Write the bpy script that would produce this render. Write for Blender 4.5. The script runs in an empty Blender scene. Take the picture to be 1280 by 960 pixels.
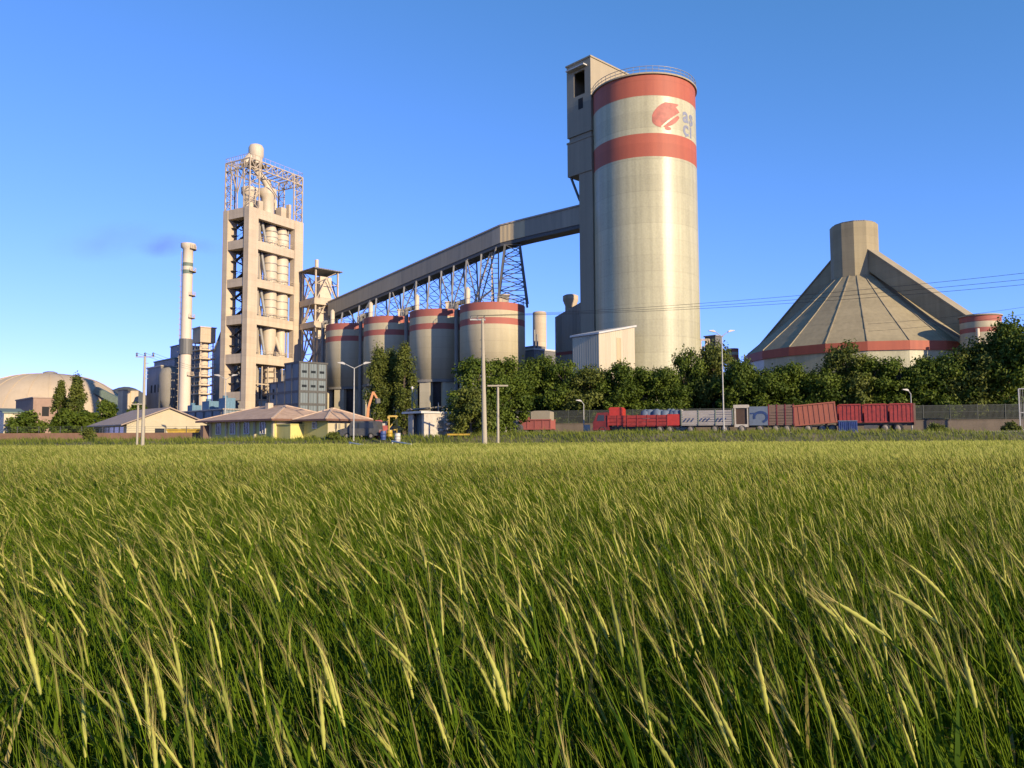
import bpy, math, random
import numpy as np
from mathutils import Vector, Matrix, Euler
random.seed(7)
rng = np.random.default_rng(11)
R_ = math.radians
scene = bpy.context.scene
COL = scene.collection

# ------------------------------------------------------------------ camera
F = 985.0
HOR = 548.5
PITCH = math.atan((HOR - 480) / F)
ROLL = R_(-0.25)
CAMZ = 1.5
cam_rot = Euler((math.pi / 2 + PITCH, 0, 0)).to_matrix() @ Matrix.Rotation(ROLL, 3, 'Z')
cam_data = bpy.data.cameras.new('camera')
cam = bpy.data.objects.new('camera', cam_data)
COL.objects.link(cam)
cam.matrix_world = Matrix.Translation((0, 0, CAMZ)) @ cam_rot.to_4x4()
cam_data.sensor_width = 36
cam_data.lens = 36 * F / 1280
cam_data.clip_start = 0.05
cam_data.clip_end = 20000
scene.camera = cam


def W(px, py, D):
    d = cam_rot @ Vector(((px - 640) / F, (480 - py) / F, -1))
    return Vector((0, 0, CAMZ)) + d * (D / d.y)


def gx(px, D):
    return W(px, 545, D).x


def gz(py, px, D):
    return W(px, py, D).z


def sstep(a, b, x):
    t = min(1, max(0, (x - a) / (b - a)))
    return t * t * (3 - 2 * t)


def ground(x, y):
    top = 1.4 + 0.6 * sstep(-28, 8, x)
    edge = 77.0 - 0.03 * x
    return top * sstep(edge, edge + 7, y)


# ------------------------------------------------------------------ materials
def new_mat(name):
    m = bpy.data.materials.new(name)
    m.use_nodes = True
    nt = m.node_tree
    b = nt.nodes['Principled BSDF']
    return m, nt, b


def N(nt, typ, **kw):
    n = nt.nodes.new(typ)
    for k, v in kw.items():
        if k.startswith('i_'):
            n.inputs[k[2:].replace('_', ' ')].default_value = v
        else:
            setattr(n, k, v)
    return n


KA = 0.60     # mineral and paint albedos, dusty and weathered


def rgb(c, k=1.0):
    return (c[0] * k, c[1] * k, c[2] * k, 1)


def weathered(name, c1, c2, scale=0.25, streak=0.6, rough=0.8, bump=0.15, dirt=None, spec=0.3, fine=6.0, ring=0.0):
    """surface with cloudy wear plus vertical run-off streaks, in the object's own metres"""
    m, nt, b = new_mat(name)
    L = nt.links.new
    tc = N(nt, 'ShaderNodeTexCoord')
    n1 = N(nt, 'ShaderNodeTexNoise')
    n1.inputs['Scale'].default_value = scale
    n1.inputs['Detail'].default_value = 6
    n1.inputs['Roughness'].default_value = 0.6
    L(tc.outputs['Object'], n1.inputs['Vector'])
    mp = N(nt, 'ShaderNodeMapping')
    mp.inputs['Scale'].default_value = (1.1, 1.1, 0.035)
    L(tc.outputs['Object'], mp.inputs['Vector'])
    n2 = N(nt, 'ShaderNodeTexNoise')
    n2.inputs['Scale'].default_value = 1.0
    n2.inputs['Detail'].default_value = 5
    L(mp.outputs['Vector'], n2.inputs['Vector'])
    n3 = N(nt, 'ShaderNodeTexNoise')
    n3.inputs['Scale'].default_value = fine
    n3.inputs['Detail'].default_value = 4
    L(tc.outputs['Object'], n3.inputs['Vector'])
    mixf = N(nt, 'ShaderNodeMix', data_type='FLOAT')
    mixf.inputs[0].default_value = streak
    L(n1.outputs['Fac'], mixf.inputs[2])
    L(n2.outputs['Fac'], mixf.inputs[3])
    mf2 = N(nt, 'ShaderNodeMix', data_type='FLOAT')
    mf2.inputs[0].default_value = 0.25
    L(mixf.outputs[0], mf2.inputs[2])
    L(n3.outputs['Fac'], mf2.inputs[3])
    cr = N(nt, 'ShaderNodeValToRGB')
    cr.color_ramp.elements[0].position = 0.33
    cr.color_ramp.elements[0].color = rgb(c2, KA)
    cr.color_ramp.elements[1].position = 0.62
    cr.color_ramp.elements[1].color = rgb(c1, KA)
    if dirt:
        e = cr.color_ramp.elements.new(0.27)
        e.color = rgb(dirt, KA)
    L(mf2.outputs[0], cr.inputs['Fac'])
    if ring:
        # casting joints: one thin darker line per lift, and lifts of slightly different cement
        sx = N(nt, 'ShaderNodeSeparateXYZ')
        L(tc.outputs['Object'], sx.inputs[0])
        dv = N(nt, 'ShaderNodeMath', operation='DIVIDE')
        dv.inputs[1].default_value = ring
        L(sx.outputs[2], dv.inputs[0])
        fr = N(nt, 'ShaderNodeMath', operation='FRACT')
        L(dv.outputs[0], fr.inputs[0])
        fl = N(nt, 'ShaderNodeMath', operation='FLOOR')
        L(dv.outputs[0], fl.inputs[0])
        wn_ = N(nt, 'ShaderNodeTexWhiteNoise', noise_dimensions='1D')
        L(fl.outputs[0], wn_.inputs['W'])
        lt = N(nt, 'ShaderNodeMath', operation='LESS_THAN')
        lt.inputs[1].default_value = 0.06
        L(fr.outputs[0], lt.inputs[0])
        m1 = N(nt, 'ShaderNodeMath', operation='MULTIPLY_ADD')
        m1.inputs[1].default_value = -0.08
        m1.inputs[2].default_value = 1.02
        L(lt.outputs[0], m1.inputs[0])
        m2 = N(nt, 'ShaderNodeMath', operation='MULTIPLY_ADD')
        m2.inputs[1].default_value = -0.10
        L(wn_.outputs['Value'], m2.inputs[0])
        L(m1.outputs[0], m2.inputs[2])
        vm = N(nt, 'ShaderNodeVectorMath', operation='SCALE')
        L(cr.outputs['Color'], vm.inputs[0])
        L(m2.outputs[0], vm.inputs['Scale'])
        L(vm.outputs[0], b.inputs['Base Color'])
    else:
        L(cr.outputs['Color'], b.inputs['Base Color'])
    b.inputs['Roughness'].default_value = rough
    b.inputs['Specular IOR Level'].default_value = spec
    if bump:
        bp = N(nt, 'ShaderNodeBump')
        bp.inputs['Strength'].default_value = bump
        bp.inputs['Distance'].default_value = 0.1
        L(n3.outputs['Fac'], bp.inputs['Height'])
        L(bp.outputs['Normal'], b.inputs['Normal'])
    return m


def cladding(name, c1, c2, pitch=1.2, rough=0.55, vertical=True):
    """profiled sheet: panel to panel tone changes and fine ribs"""
    m, nt, b = new_mat(name)
    L = nt.links.new
    tc = N(nt, 'ShaderNodeTexCoord')
    sx = N(nt, 'ShaderNodeSeparateXYZ')
    L(tc.outputs['Object'], sx.inputs[0])
    ad = N(nt, 'ShaderNodeMath', operation='ADD')
    if vertical:
        L(sx.outputs[0], ad.inputs[0])
        L(sx.outputs[1], ad.inputs[1])
    else:
        L(sx.outputs[2], ad.inputs[0])
        ad.inputs[1].default_value = 0
    dv = N(nt, 'ShaderNodeMath', operation='DIVIDE')
    dv.inputs[1].default_value = pitch
    L(ad.outputs[0], dv.inputs[0])
    fl = N(nt, 'ShaderNodeMath', operation='FLOOR')
    L(dv.outputs[0], fl.inputs[0])
    wn = N(nt, 'ShaderNodeTexWhiteNoise', noise_dimensions='1D')
    L(fl.outputs[0], wn.inputs['W'])
    mp = N(nt, 'ShaderNodeMapping')
    mp.inputs['Scale'].default_value = (1.5, 1.5, 0.12)
    L(tc.outputs['Object'], mp.inputs['Vector'])
    no = N(nt, 'ShaderNodeTexNoise')
    no.inputs['Scale'].default_value = 1.0
    no.inputs['Detail'].default_value = 6
    L(mp.outputs['Vector'], no.inputs['Vector'])
    mx = N(nt, 'ShaderNodeMix', data_type='FLOAT')
    mx.inputs[0].default_value = 0.62
    L(wn.outputs['Value'], mx.inputs[2])
    L(no.outputs['Fac'], mx.inputs[3])
    cr = N(nt, 'ShaderNodeValToRGB')
    cr.color_ramp.elements[0].position = 0.25
    cr.color_ramp.elements[0].color = rgb(c2, KA)
    cr.color_ramp.elements[1].position = 0.75
    cr.color_ramp.elements[1].color = rgb(c1, KA)
    L(mx.outputs[0], cr.inputs['Fac'])
    L(cr.outputs['Color'], b.inputs['Base Color'])
    sn = N(nt, 'ShaderNodeMath', operation='SINE')
    ml = N(nt, 'ShaderNodeMath', operation='MULTIPLY')
    ml.inputs[1].default_value = 2 * math.pi * 3
    L(dv.outputs[0], ml.inputs[0])
    L(ml.outputs[0], sn.inputs[0])
    bp = N(nt, 'ShaderNodeBump')
    bp.inputs['Strength'].default_value = 0.35
    bp.inputs['Distance'].default_value = 0.05
    L(sn.outputs[0], bp.inputs['Height'])
    L(bp.outputs['Normal'], b.inputs['Normal'])
    b.inputs['Roughness'].default_value = rough
    return m


def plain(name, c, rough=0.5, metal=0.0, var=0.25, scale=3.0):
    m, nt, b = new_mat(name)
    L = nt.links.new
    tc = N(nt, 'ShaderNodeTexCoord')
    no = N(nt, 'ShaderNodeTexNoise')
    no.inputs['Scale'].default_value = scale
    no.inputs['Detail'].default_value = 5
    L(tc.outputs['Object'], no.inputs['Vector'])
    cr = N(nt, 'ShaderNodeValToRGB')
    cr.color_ramp.elements[0].position = 0.3
    cr.color_ramp.elements[0].color = rgb([x * (1 - var) for x in c], KA)
    cr.color_ramp.elements[1].position = 0.7
    cr.color_ramp.elements[1].color = rgb([min(1, x * (1 + var * 0.5)) for x in c], KA)
    L(no.outputs['Fac'], cr.inputs['Fac'])
    L(cr.outputs['Color'], b.inputs['Base Color'])
    b.inputs['Roughness'].default_value = rough
    b.inputs['Metallic'].default_value = metal
    return m


def leafy(name, dark, light, transl=0.25, rough=0.6, spec=0.2):
    """plant surface; 'tint' is a random number per leaf or stalk"""
    m, nt, b = new_mat(name)
    L = nt.links.new
    at = N(nt, 'ShaderNodeAttribute', attribute_name='tint')
    cr = N(nt, 'ShaderNodeValToRGB')
    cr.color_ramp.elements[0].position = 0.0
    cr.color_ramp.elements[0].color = rgb(dark)
    cr.color_ramp.elements[1].position = 1.0
    cr.color_ramp.elements[1].color = rgb(light)
    L(at.outputs['Fac'], cr.inputs['Fac'])
    L(cr.outputs['Color'], b.inputs['Base Color'])
    b.inputs['Roughness'].default_value = rough
    b.inputs['Specular IOR Level'].default_value = spec
    tr = N(nt, 'ShaderNodeBsdfTranslucent')
    L(cr.outputs['Color'], tr.inputs['Color'])
    mx = N(nt, 'ShaderNodeMixShader')
    mx.inputs[0].default_value = transl
    L(b.outputs[0], mx.inputs[1])
    L(tr.outputs[0], mx.inputs[2])
    L(mx.outputs[0], nt.nodes['Material Output'].inputs['Surface'])
    return m


def glass(name='window_glass', c=(0.02, 0.025, 0.03)):
    m, nt, b = new_mat(name)
    b.inputs['Base Color'].default_value = rgb(c)
    b.inputs['Roughness'].default_value = 0.12
    return m


M = {}
M['silo'] = weathered('cream_silo_concrete', (0.71, 0.665, 0.43), (0.46, 0.43, 0.28), 0.09, 0.66, 0.36, 0.14, spec=0.28, fine=3.0, ring=2.9)
M['silo_red'] = weathered('faded_red_band', (0.60, 0.165, 0.095), (0.46, 0.125, 0.08), 0.15, 0.6, 0.6, 0.08, spec=0.25, ring=2.9)
M['silo_red2'] = weathered('dusty_red_band', (0.56, 0.16, 0.12), (0.40, 0.15, 0.115), 0.3, 0.5, 0.7, 0.05)
M['silo2'] = weathered('dusty_silo_concrete', (0.76, 0.66, 0.44), (0.56, 0.49, 0.33), 0.2, 0.6, 0.75, 0.1, ring=2.4)
M['conc'] = weathered('raw_concrete', (0.82, 0.67, 0.49), (0.58, 0.47, 0.34), 0.25, 0.5, 0.85, 0.2, ring=1.6)
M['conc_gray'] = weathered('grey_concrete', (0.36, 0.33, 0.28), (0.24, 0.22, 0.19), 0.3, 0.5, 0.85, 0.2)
M['cone'] = weathered('cone_concrete', (0.52, 0.435, 0.265), (0.35, 0.29, 0.18), 0.15, 0.5, 0.85, 0.12, ring=1.9)
M['cone_rib'] = weathered('cone_rib_concrete', (0.50, 0.42, 0.28), (0.38, 0.32, 0.21), 0.3, 0.4, 0.85, 0.1)
M['shaft'] = weathered('grey_shaft_concrete', (0.42, 0.37, 0.27), (0.32, 0.28, 0.21), 0.15, 0.6, 0.8, 0.1)
M['pent'] = weathered('cream_render', (0.52, 0.44, 0.30), (0.42, 0.35, 0.24), 0.3, 0.6, 0.8, 0.1)
M['gallery'] = cladding('gallery_cladding', (0.50, 0.43, 0.31), (0.32, 0.275, 0.20), 1.3)
M['gallery_tan'] = cladding('tan_gallery_cladding', (0.72, 0.56, 0.32), (0.54, 0.42, 0.24), 1.3)  # tan tone carries sunlight painted into the gallery bend
M['clad_cream'] = cladding('cream_cladding', (0.74, 0.64, 0.44), (0.60, 0.52, 0.36), 1.5)
M['clad_grey'] = cladding('grey_cladding', (0.52, 0.455, 0.36), (0.38, 0.33, 0.265), 1.5)
M['clad_blue'] = cladding('slate_blue_cladding', (0.20, 0.25, 0.28), (0.15, 0.19, 0.215), 2.0)  # kept dark: shade over the panelled building is put into this colour
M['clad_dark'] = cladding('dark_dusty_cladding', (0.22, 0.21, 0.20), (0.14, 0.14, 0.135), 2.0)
M['steel'] = plain('dusty_steel', (0.66, 0.53, 0.38), 0.65)
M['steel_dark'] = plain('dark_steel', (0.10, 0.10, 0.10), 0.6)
M['steel_grey'] = plain('galvanised_steel', (0.34, 0.33, 0.31), 0.5)
M['vessel'] = weathered('cream_vessel_steel', (0.86, 0.73, 0.55), (0.66, 0.55, 0.41), 0.5, 0.6, 0.55, 0.05)
M['chimney'] = weathered('pale_chimney', (0.88, 0.76, 0.60), (0.72, 0.61, 0.48), 0.4, 0.6, 0.7, 0.1)
M['green_trim'] = plain('faded_green', (0.20, 0.26, 0.20), 0.7)
M['mound'] = weathered('tan_dome_shell', (0.72, 0.58, 0.41), (0.58, 0.46, 0.32), 0.08, 0.3, 0.9, 0.1)
M['yellow_wall'] = weathered('olive_yellow_render', (0.86, 0.76, 0.26), (0.70, 0.62, 0.21), 0.6, 0.5, 0.85, 0.08)
M['cream_wall'] = weathered('cream_wall_render', (0.68, 0.60, 0.40), (0.58, 0.50, 0.33), 0.6, 0.5, 0.85, 0.08)
M['white_wall'] = weathered('white_wall_render', (0.72, 0.66, 0.54), (0.6, 0.54, 0.44), 0.6, 0.5, 0.85, 0.08)
M['tile'] = weathered('clay_roof_tile', (0.74, 0.52, 0.36), (0.48, 0.31, 0.21), 1.0, 0.4, 0.85, 0.5, fine=3.0)
M['tile_ridge'] = plain('ridge_tile', (0.76, 0.56, 0.40), 0.8)
M['sheet_roof'] = weathered('faded_sheet_roof', (0.52, 0.40, 0.31), (0.38, 0.29, 0.23), 0.5, 0.4, 0.8, 0.2)
M['eave'] = plain('brown_eave', (0.22, 0.10, 0.06), 0.7)
M['glass'] = glass()
M['dark'] = plain('dark_opening', (0.02, 0.02, 0.02), 0.9)
M['white'] = plain('white_paint', (0.75, 0.72, 0.66), 0.5, var=0.12)
M['dirty_white'] = weathered('chalky_white_paint', (0.74, 0.68, 0.58), (0.5, 0.44, 0.36), 2.0, 0.3, 0.7, 0.05)
M['red'] = plain('red_truck_paint', (0.42, 0.045, 0.03), 0.5, var=0.35)
M['red_bright'] = plain('bright_red_paint', (0.62, 0.05, 0.03), 0.45, var=0.15)
M['red_dark'] = plain('dark_red_paint', (0.24, 0.03, 0.03), 0.5, var=0.3)
M['salmon'] = weathered('faded_salmon_paint', (0.50, 0.16, 0.10), (0.38, 0.13, 0.09), 0.8, 0.5, 0.7, 0.1)
M['pinkish'] = weathered('faded_pink_red_paint', (0.50, 0.15, 0.12), (0.40, 0.12, 0.10), 0.8, 0.5, 0.7, 0.1)
M['brown_board'] = weathered('brown_trailer_boards', (0.26, 0.17, 0.13), (0.19, 0.13, 0.10), 0.8, 0.3, 0.8, 0.1)
M['grey_board'] = weathered('grey_white_trailer_boards', (0.52, 0.48, 0.45), (0.38, 0.35, 0.34), 1.0, 0.3, 0.7, 0.1)
M['blue'] = plain('blue_paint', (0.06, 0.11, 0.32), 0.5)
M['blue_grey'] = weathered('blue_grey_paint', (0.20, 0.25, 0.33), (0.14, 0.18, 0.25), 0.8, 0.4, 0.6, 0.05)
M['blue_mark'] = plain('deep_blue_mark', (0.03, 0.07, 0.22), 0.5)
M['sky_blue'] = plain('pale_blue_machine_paint', (0.12, 0.26, 0.36), 0.6)
M['beige'] = weathered('beige_tarpaulin', (0.46, 0.40, 0.29), (0.38, 0.33, 0.24), 0.8, 0.3, 0.8, 0.1)
M['tyre'] = plain('tyre_rubber', (0.025, 0.025, 0.025), 0.85)
M['rim'] = plain('dusty_wheel_rim', (0.34, 0.29, 0.24), 0.6)
M['orange'] = plain('orange_machine_paint', (0.60, 0.20, 0.03), 0.5)
M['yellow'] = plain('yellow_paint', (0.65, 0.42, 0.04), 0.5)
M['pole'] = weathered('pole_concrete', (0.56, 0.50, 0.38), (0.46, 0.40, 0.30), 1.0, 0.5, 0.85, 0.1)
M['galv'] = plain('pale_galvanised', (0.55, 0.54, 0.50), 0.45)
M['insul'] = plain('dark_insulator', (0.06, 0.05, 0.05), 0.3)
M['wire'] = plain('black_wire', (0.03, 0.03, 0.035), 0.6)
M['wall_low'] = weathered('low_wall_concrete', (0.27, 0.215, 0.16), (0.16, 0.13, 0.10), 0.5, 0.4, 0.9, 0.2)
M['brown_wall'] = weathered('brown_low_wall', (0.30, 0.17, 0.11), (0.20, 0.12, 0.08), 0.8, 0.3, 0.9, 0.3)
M['blue_letter'] = plain('faded_blue_letter', (0.30, 0.32, 0.40), 0.6, var=0.1)
M['bark'] = weathered('bark', (0.16, 0.12, 0.085), (0.09, 0.07, 0.05), 2.0, 0.5, 0.9, 0.4)
M['leaf'] = leafy('tree_leaf', (0.026, 0.052, 0.004), (0.120, 0.160, 0.018), 0.28)
M['leaf2'] = leafy('poplar_leaf', (0.034, 0.056, 0.008), (0.150, 0.165, 0.030), 0.26)
M['wheat_green'] = leafy('wheat_leaf_and_stem', (0.020, 0.060, 0.002), (0.185, 0.262, 0.012), 0.38, 0.65, 0.10)
M['wheat_ear'] = leafy('wheat_ear', (0.10, 0.140, 0.016), (0.50, 0.495, 0.118), 0.36, 0.7, 0.08)
M['awn'] = leafy('wheat_awn', (0.20, 0.17, 0.05), (0.44, 0.36, 0.11), 0.35, 0.55)
M['grass'] = leafy('bank_grass', (0.045, 0.085, 0.008), (0.200, 0.215, 0.035), 0.3)


def mesh_fence_mat():
    m, nt, b = new_mat('dark_fence_mesh')
    b.inputs['Base Color'].default_value = (0.05, 0.055, 0.045, 1)
    b.inputs['Roughness'].default_value = 0.7
    return m


M['fence'] = mesh_fence_mat()


# ------------------------------------------------------------------ mesh builder
class MB:
    def __init__(self):
        self.v, self.f, self.mi, self.sm = [], [], [], []

    def add(self, vs, fs, mi=0, smooth=False):
        o = len(self.v)
        self.v += [tuple(p) for p in vs]
        for f in fs:
            self.f.append([i + o for i in f])
            self.mi.append(mi)
            self.sm.append(smooth)
        return self

    def hexa(self, p, mi=0):
        """8 corners: bottom 0-3 ccw, top 4-7"""
        return self.add(p, [(3, 2, 1, 0), (4, 5, 6, 7), (0, 1, 5, 4), (1, 2, 6, 5), (2, 3, 7, 6), (3, 0, 4, 7)], mi)

    def box(self, x0, x1, y0, y1, z0, z1, mi=0):
        return self.hexa([(x0, y0, z0), (x1, y0, z0), (x1, y1, z0), (x0, y1, z0), (x0, y0, z1), (x1, y0, z1), (x1, y1, z1), (x0, y1, z1)], mi)

    def beam(self, a, b, w, h=None, mi=0, up=(0, 0, 1)):
        h = w if h is None else h
        a, b = Vector(a), Vector(b)
        d = (b - a)
        if d.length < 1e-6:
            return self
        d.normalize()
        u = Vector(up)
        if abs(d.dot(u)) > 0.98:
            u = Vector((1, 0, 0)) if abs(d.x) < 0.9 else Vector((0, 1, 0))
        s = d.cross(u).normalized()
        t = s.cross(d).normalized()
        s *= w / 2
        t *= h / 2
        return self.hexa([a - s - t, a + s - t, b + s - t, b - s - t, a - s + t, a + s + t, b + s + t, b - s + t], mi)

    def tube(self, a, b, r1, r2=None, n=8, mi=0, caps=True, smooth=True):
        r2 = r1 if r2 is None else r2
        a, b = Vector(a), Vector(b)
        d = (b - a).normalized()
        u = Vector((0, 0, 1)) if abs(d.z) < 0.9 else Vector((1, 0, 0))
        s = d.cross(u).normalized()
        t = d.cross(s).normalized()
        vs = []
        for c, r in ((a, r1), (b, r2)):
            for k in range(n):
                an = 2 * math.pi * k / n
                vs.append(c + (s * math.cos(an) + t * math.sin(an)) * r)
        fs = [(k, (k + 1) % n, n + (k + 1) % n, n + k) for k in range(n)]
        self.add(vs, fs, mi, smooth)
        if caps:
            self.add(vs, [list(range(n))[::-1], list(range(n, 2 * n))], mi)
        return self

    def lathe(self, prof, n=32, c=(0, 0, 0), mi=None, smooth=True, phase=0.0, a0=0.0, a1=None):
        """prof: list of (r, z[, mat]) from the bottom up; mat belongs to the ring that starts there"""
        full = a1 is None
        cols = n if full else n + 1
        vs = []
        for p in prof:
            for k in range(cols):
                an = phase + (2 * math.pi * k / n if full else a0 + (a1 - a0) * k / n)
                vs.append((c[0] + p[0] * math.cos(an), c[1] + p[0] * math.sin(an), c[2] + p[1]))
        for i in range(len(prof) - 1):
            fs = []
            for k in range(n):
                k2 = (k + 1) % cols if full else k + 1
                fs.append((i * cols + k, i * cols + k2, (i + 1) * cols + k2, (i + 1) * cols + k))
            m_ = prof[i][2] if len(prof[i]) > 2 else (mi or 0)
            o = len(self.v)
            if i == 0:
                base = o
                self.v += [tuple(p) for p in vs]
            for f in fs:
                self.f.append([base + j for j in f])
                self.mi.append(m_)
                self.sm.append(smooth)
        return self

    def disc(self, r, z, n=32, c=(0, 0), mi=0, up=True, phase=0.0):
        vs = [(c[0] + r * math.cos(phase + 2 * math.pi * k / n), c[1] + r * math.sin(phase + 2 * math.pi * k / n), z) for k in range(n)]
        return self.add(vs, [list(range(n)) if up else list(range(n))[::-1]], mi)

    def prism(self, poly, axis, a, b, mi=0):
        """poly in the plane across axis ('x': (y,z), 'y': (x,z), 'z': (x,y)), extruded a..b"""
        def P(p, t):
            return {'x': (t, p[0], p[1]), 'y': (p[0], t, p[1]), 'z': (p[0], p[1], t)}[axis]
        n = len(poly)
        vs = [P(p, a) for p in poly] + [P(p, b) for p in poly]
        fs = [(k, (k + 1) % n, n + (k + 1) % n, n + k) for k in range(n)] + [list(range(n))[::-1], list(range(n, 2 * n))]
        return self.add(vs, fs, mi)

    def build(self, name, mats, parent=None, fix=True, tint=None):
        me = bpy.data.meshes.new(name)
        me.from_pydata(self.v, [], self.f)
        mats = mats if isinstance(mats, (list, tuple)) else [mats]
        for m in mats:
            me.materials.append(m)
        me.polygons.foreach_set('material_index', self.mi)
        me.polygons.foreach_set('use_smooth', self.sm)
        if fix:
            import bmesh
            bm = bmesh.new()
            bm.from_mesh(me)
            bmesh.ops.recalc_face_normals(bm, faces=bm.faces)
            bm.to_mesh(me)
            bm.free()
        if tint is not None:
            at = me.attributes.new('tint', 'FLOAT', 'FACE')
            at.data.foreach_set('value', tint)
        me.update()
        o = bpy.data.objects.new(name, me)
        COL.objects.link(o)
        if parent is not None:
            o.parent = parent
        return o


def tag(o, label=None, cat=None, group=None, kind=None):
    if label:
        o['label'] = label
    if cat:
        o['category'] = cat
    if group:
        o['group'] = group
    if kind:
        o['kind'] = kind
    return o


def thing(name, label, cat, loc, yaw=0.0, group=None):
    o = bpy.data.objects.new(name, None)
    COL.objects.link(o)
    o.location = loc
    o.rotation_euler = (0, 0, yaw)
    o.empty_display_size = 0.5
    return tag(o, label, cat, group)


def copy_tree(o, parent=None):
    c = o.copy()
    COL.objects.link(c)
    if parent is not None:
        c.parent = parent
    for ch in list(o.children):
        copy_tree(ch, c)
    return c


GRID = R_(43)          # the plant's street grid: right faces look along (sin43, -cos43)
# a thing with yaw GRID: local -Y looks right-front (sunny), local -X looks left-front
# local +X runs to the right and away, local +Y runs away to the left


def face_pt(px, D):
    x = gx(px, D)
    return Vector((x, D, ground(x, D)))


# ------------------------------------------------------------------ light and sky
SUN_AZ, SUN_EL = R_(41.5), R_(17)      # azimuth measured from behind the camera towards the right
to_sun = Vector((math.sin(SUN_AZ) * math.cos(SUN_EL), -math.cos(SUN_AZ) * math.cos(SUN_EL), math.sin(SUN_EL)))
sd = bpy.data.lights.new('sun', 'SUN')
sd.energy = 5.0
sd.color = (1.0, 0.81, 0.54)
sd.angle = R_(0.5)
so = bpy.data.objects.new('sun', sd)
COL.objects.link(so)
so.rotation_euler = to_sun.to_track_quat('Z', 'Y').to_euler()
so.location = (60, -60, 60)

world = bpy.data.worlds.new('World')
scene.world = world
world.use_nodes = True
wn = world.node_tree
bg = wn.nodes['Background']
sky = wn.nodes.new('ShaderNodeTexSky')
sky.sky_type = 'NISHITA'
sky.sun_disc = False
sky.sun_elevation = SUN_EL
sky.sun_rotation = math.pi - SUN_AZ
sky.altitude = 3000
sky.air_density = 1.0
sky.dust_density = 0.3
sky.ozone_density = 1.0
# white balance of the sky towards the clean evening blue, with a softer horizon
sp = wn.nodes.new('ShaderNodeSeparateColor')
cb = wn.nodes.new('ShaderNodeCombineColor')
wn.links.new(sky.outputs[0], sp.inputs[0])
for ch, (pw, ml_) in enumerate(((1.0, 0.77), (0.72, 1.48), (1.0, 1.9))):
    pn = wn.nodes.new('ShaderNodeMath')
    pn.operation = 'POWER'
    pn.inputs[1].default_value = pw
    mn = wn.nodes.new('ShaderNodeMath')
    mn.operation = 'MULTIPLY'
    mn.inputs[1].default_value = ml_
    wn.links.new(sp.outputs[ch], pn.inputs[0])
    wn.links.new(pn.outputs[0], mn.inputs[0])
    wn.links.new(mn.outputs[0], cb.inputs[ch])
wn.links.new(cb.outputs[0], bg.inputs['Color'])
bg.inputs['Strength'].default_value = 0.0925
scene.view_settings.view_transform = 'Standard'
scene.view_settings.look = 'None'
scene.view_settings.exposure = 0.7
scene.view_settings.gamma = 1.0
scene.view_settings.use_curve_mapping = False
scene.render.engine = 'CYCLES'
scene.cycles.max_bounces = 6
scene.cycles.transparent_max_bounces = 8
scene.cycles.volume_bounces = 0

# ------------------------------------------------------------------ ground
def ground_mat():
    m, nt, b = new_mat('plant_ground')
    L = nt.links.new
    tc = N(nt, 'ShaderNodeTexCoord')
    sx = N(nt, 'ShaderNodeSeparateXYZ')
    L(tc.outputs['Object'], sx.inputs[0])
    no = N(nt, 'ShaderNodeTexNoise')
    no.inputs['Scale'].default_value = 0.35
    no.inputs['Detail'].default_value = 8
    L(tc.outputs['Object'], no.inputs['Vector'])
    n2 = N(nt, 'ShaderNodeTexNoise')
    n2.inputs['Scale'].default_value = 2.5
    n2.inputs['Detail'].default_value = 6
    L(tc.outputs['Object'], n2.inputs['Vector'])
    soil = N(nt, 'ShaderNodeValToRGB')
    soil.color_ramp.elements[0].color = (0.022, 0.03, 0.010, 1)
    soil.color_ramp.elements[1].color = (0.055, 0.05, 0.022, 1)
    L(n2.outputs['Fac'], soil.inputs['Fac'])
    bank = N(nt, 'ShaderNodeValToRGB')
    bank.color_ramp.elements[0].position = 0.35
    bank.color_ramp.elements[0].color = (0.045, 0.055, 0.016, 1)
    bank.color_ramp.elements[1].position = 0.68
    bank.color_ramp.elements[1].color = (0.15, 0.12, 0.07, 1)
    L(no.outputs['Fac'], bank.inputs['Fac'])
    mr = N(nt, 'ShaderNodeMapRange')
    mr.inputs['From Min'].default_value = 74
    mr.inputs['From Max'].default_value = 78
    L(sx.outputs[1], mr.inputs['Value'])
    mx = N(nt, 'ShaderNodeMix', data_type='RGBA')
    L(mr.outputs[0], mx.inputs[0])
    L(soil.outputs[0], mx.inputs[6])
    L(bank.outputs[0], mx.inputs[7])
    L(mx.outputs[2], b.inputs['Base Color'])
    b.inputs['Roughness'].default_value = 0.95
    bp = N(nt, 'ShaderNodeBump')
    bp.inputs['Strength'].default_value = 0.5
    bp.inputs['Distance'].default_value = 0.2
    L(n2.outputs['Fac'], bp.inputs['Height'])
    L(bp.outputs['Normal'], b.inputs['Normal'])
    return m


xs = [-9000, -2000, -600, -300, -180, -120] + list(range(-100, 101, 5)) + [120, 180, 300, 600, 2000, 9000]
ys = [-400, -60, 0, 20, 40, 60, 70] + list(range(72, 92)) + [95, 100, 120, 150, 200, 300, 600, 2000, 12000]
mb = MB()
vs = [(x, y, ground(x, y)) for y in ys for x in xs]
nx = len(xs)
fs = [(j * nx + i, j * nx + i + 1, (j + 1) * nx + i + 1, (j + 1) * nx + i) for j in range(len(ys) - 1) for i in range(nx - 1)]
mb.add(vs, fs, 0, True)
tag(mb.build('ground', ground_mat()), kind='structure')

# road the lorries stand on, with a low kerb
def road_y(px):
    return 105 - (px - 690) * 17 / 590


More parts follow.
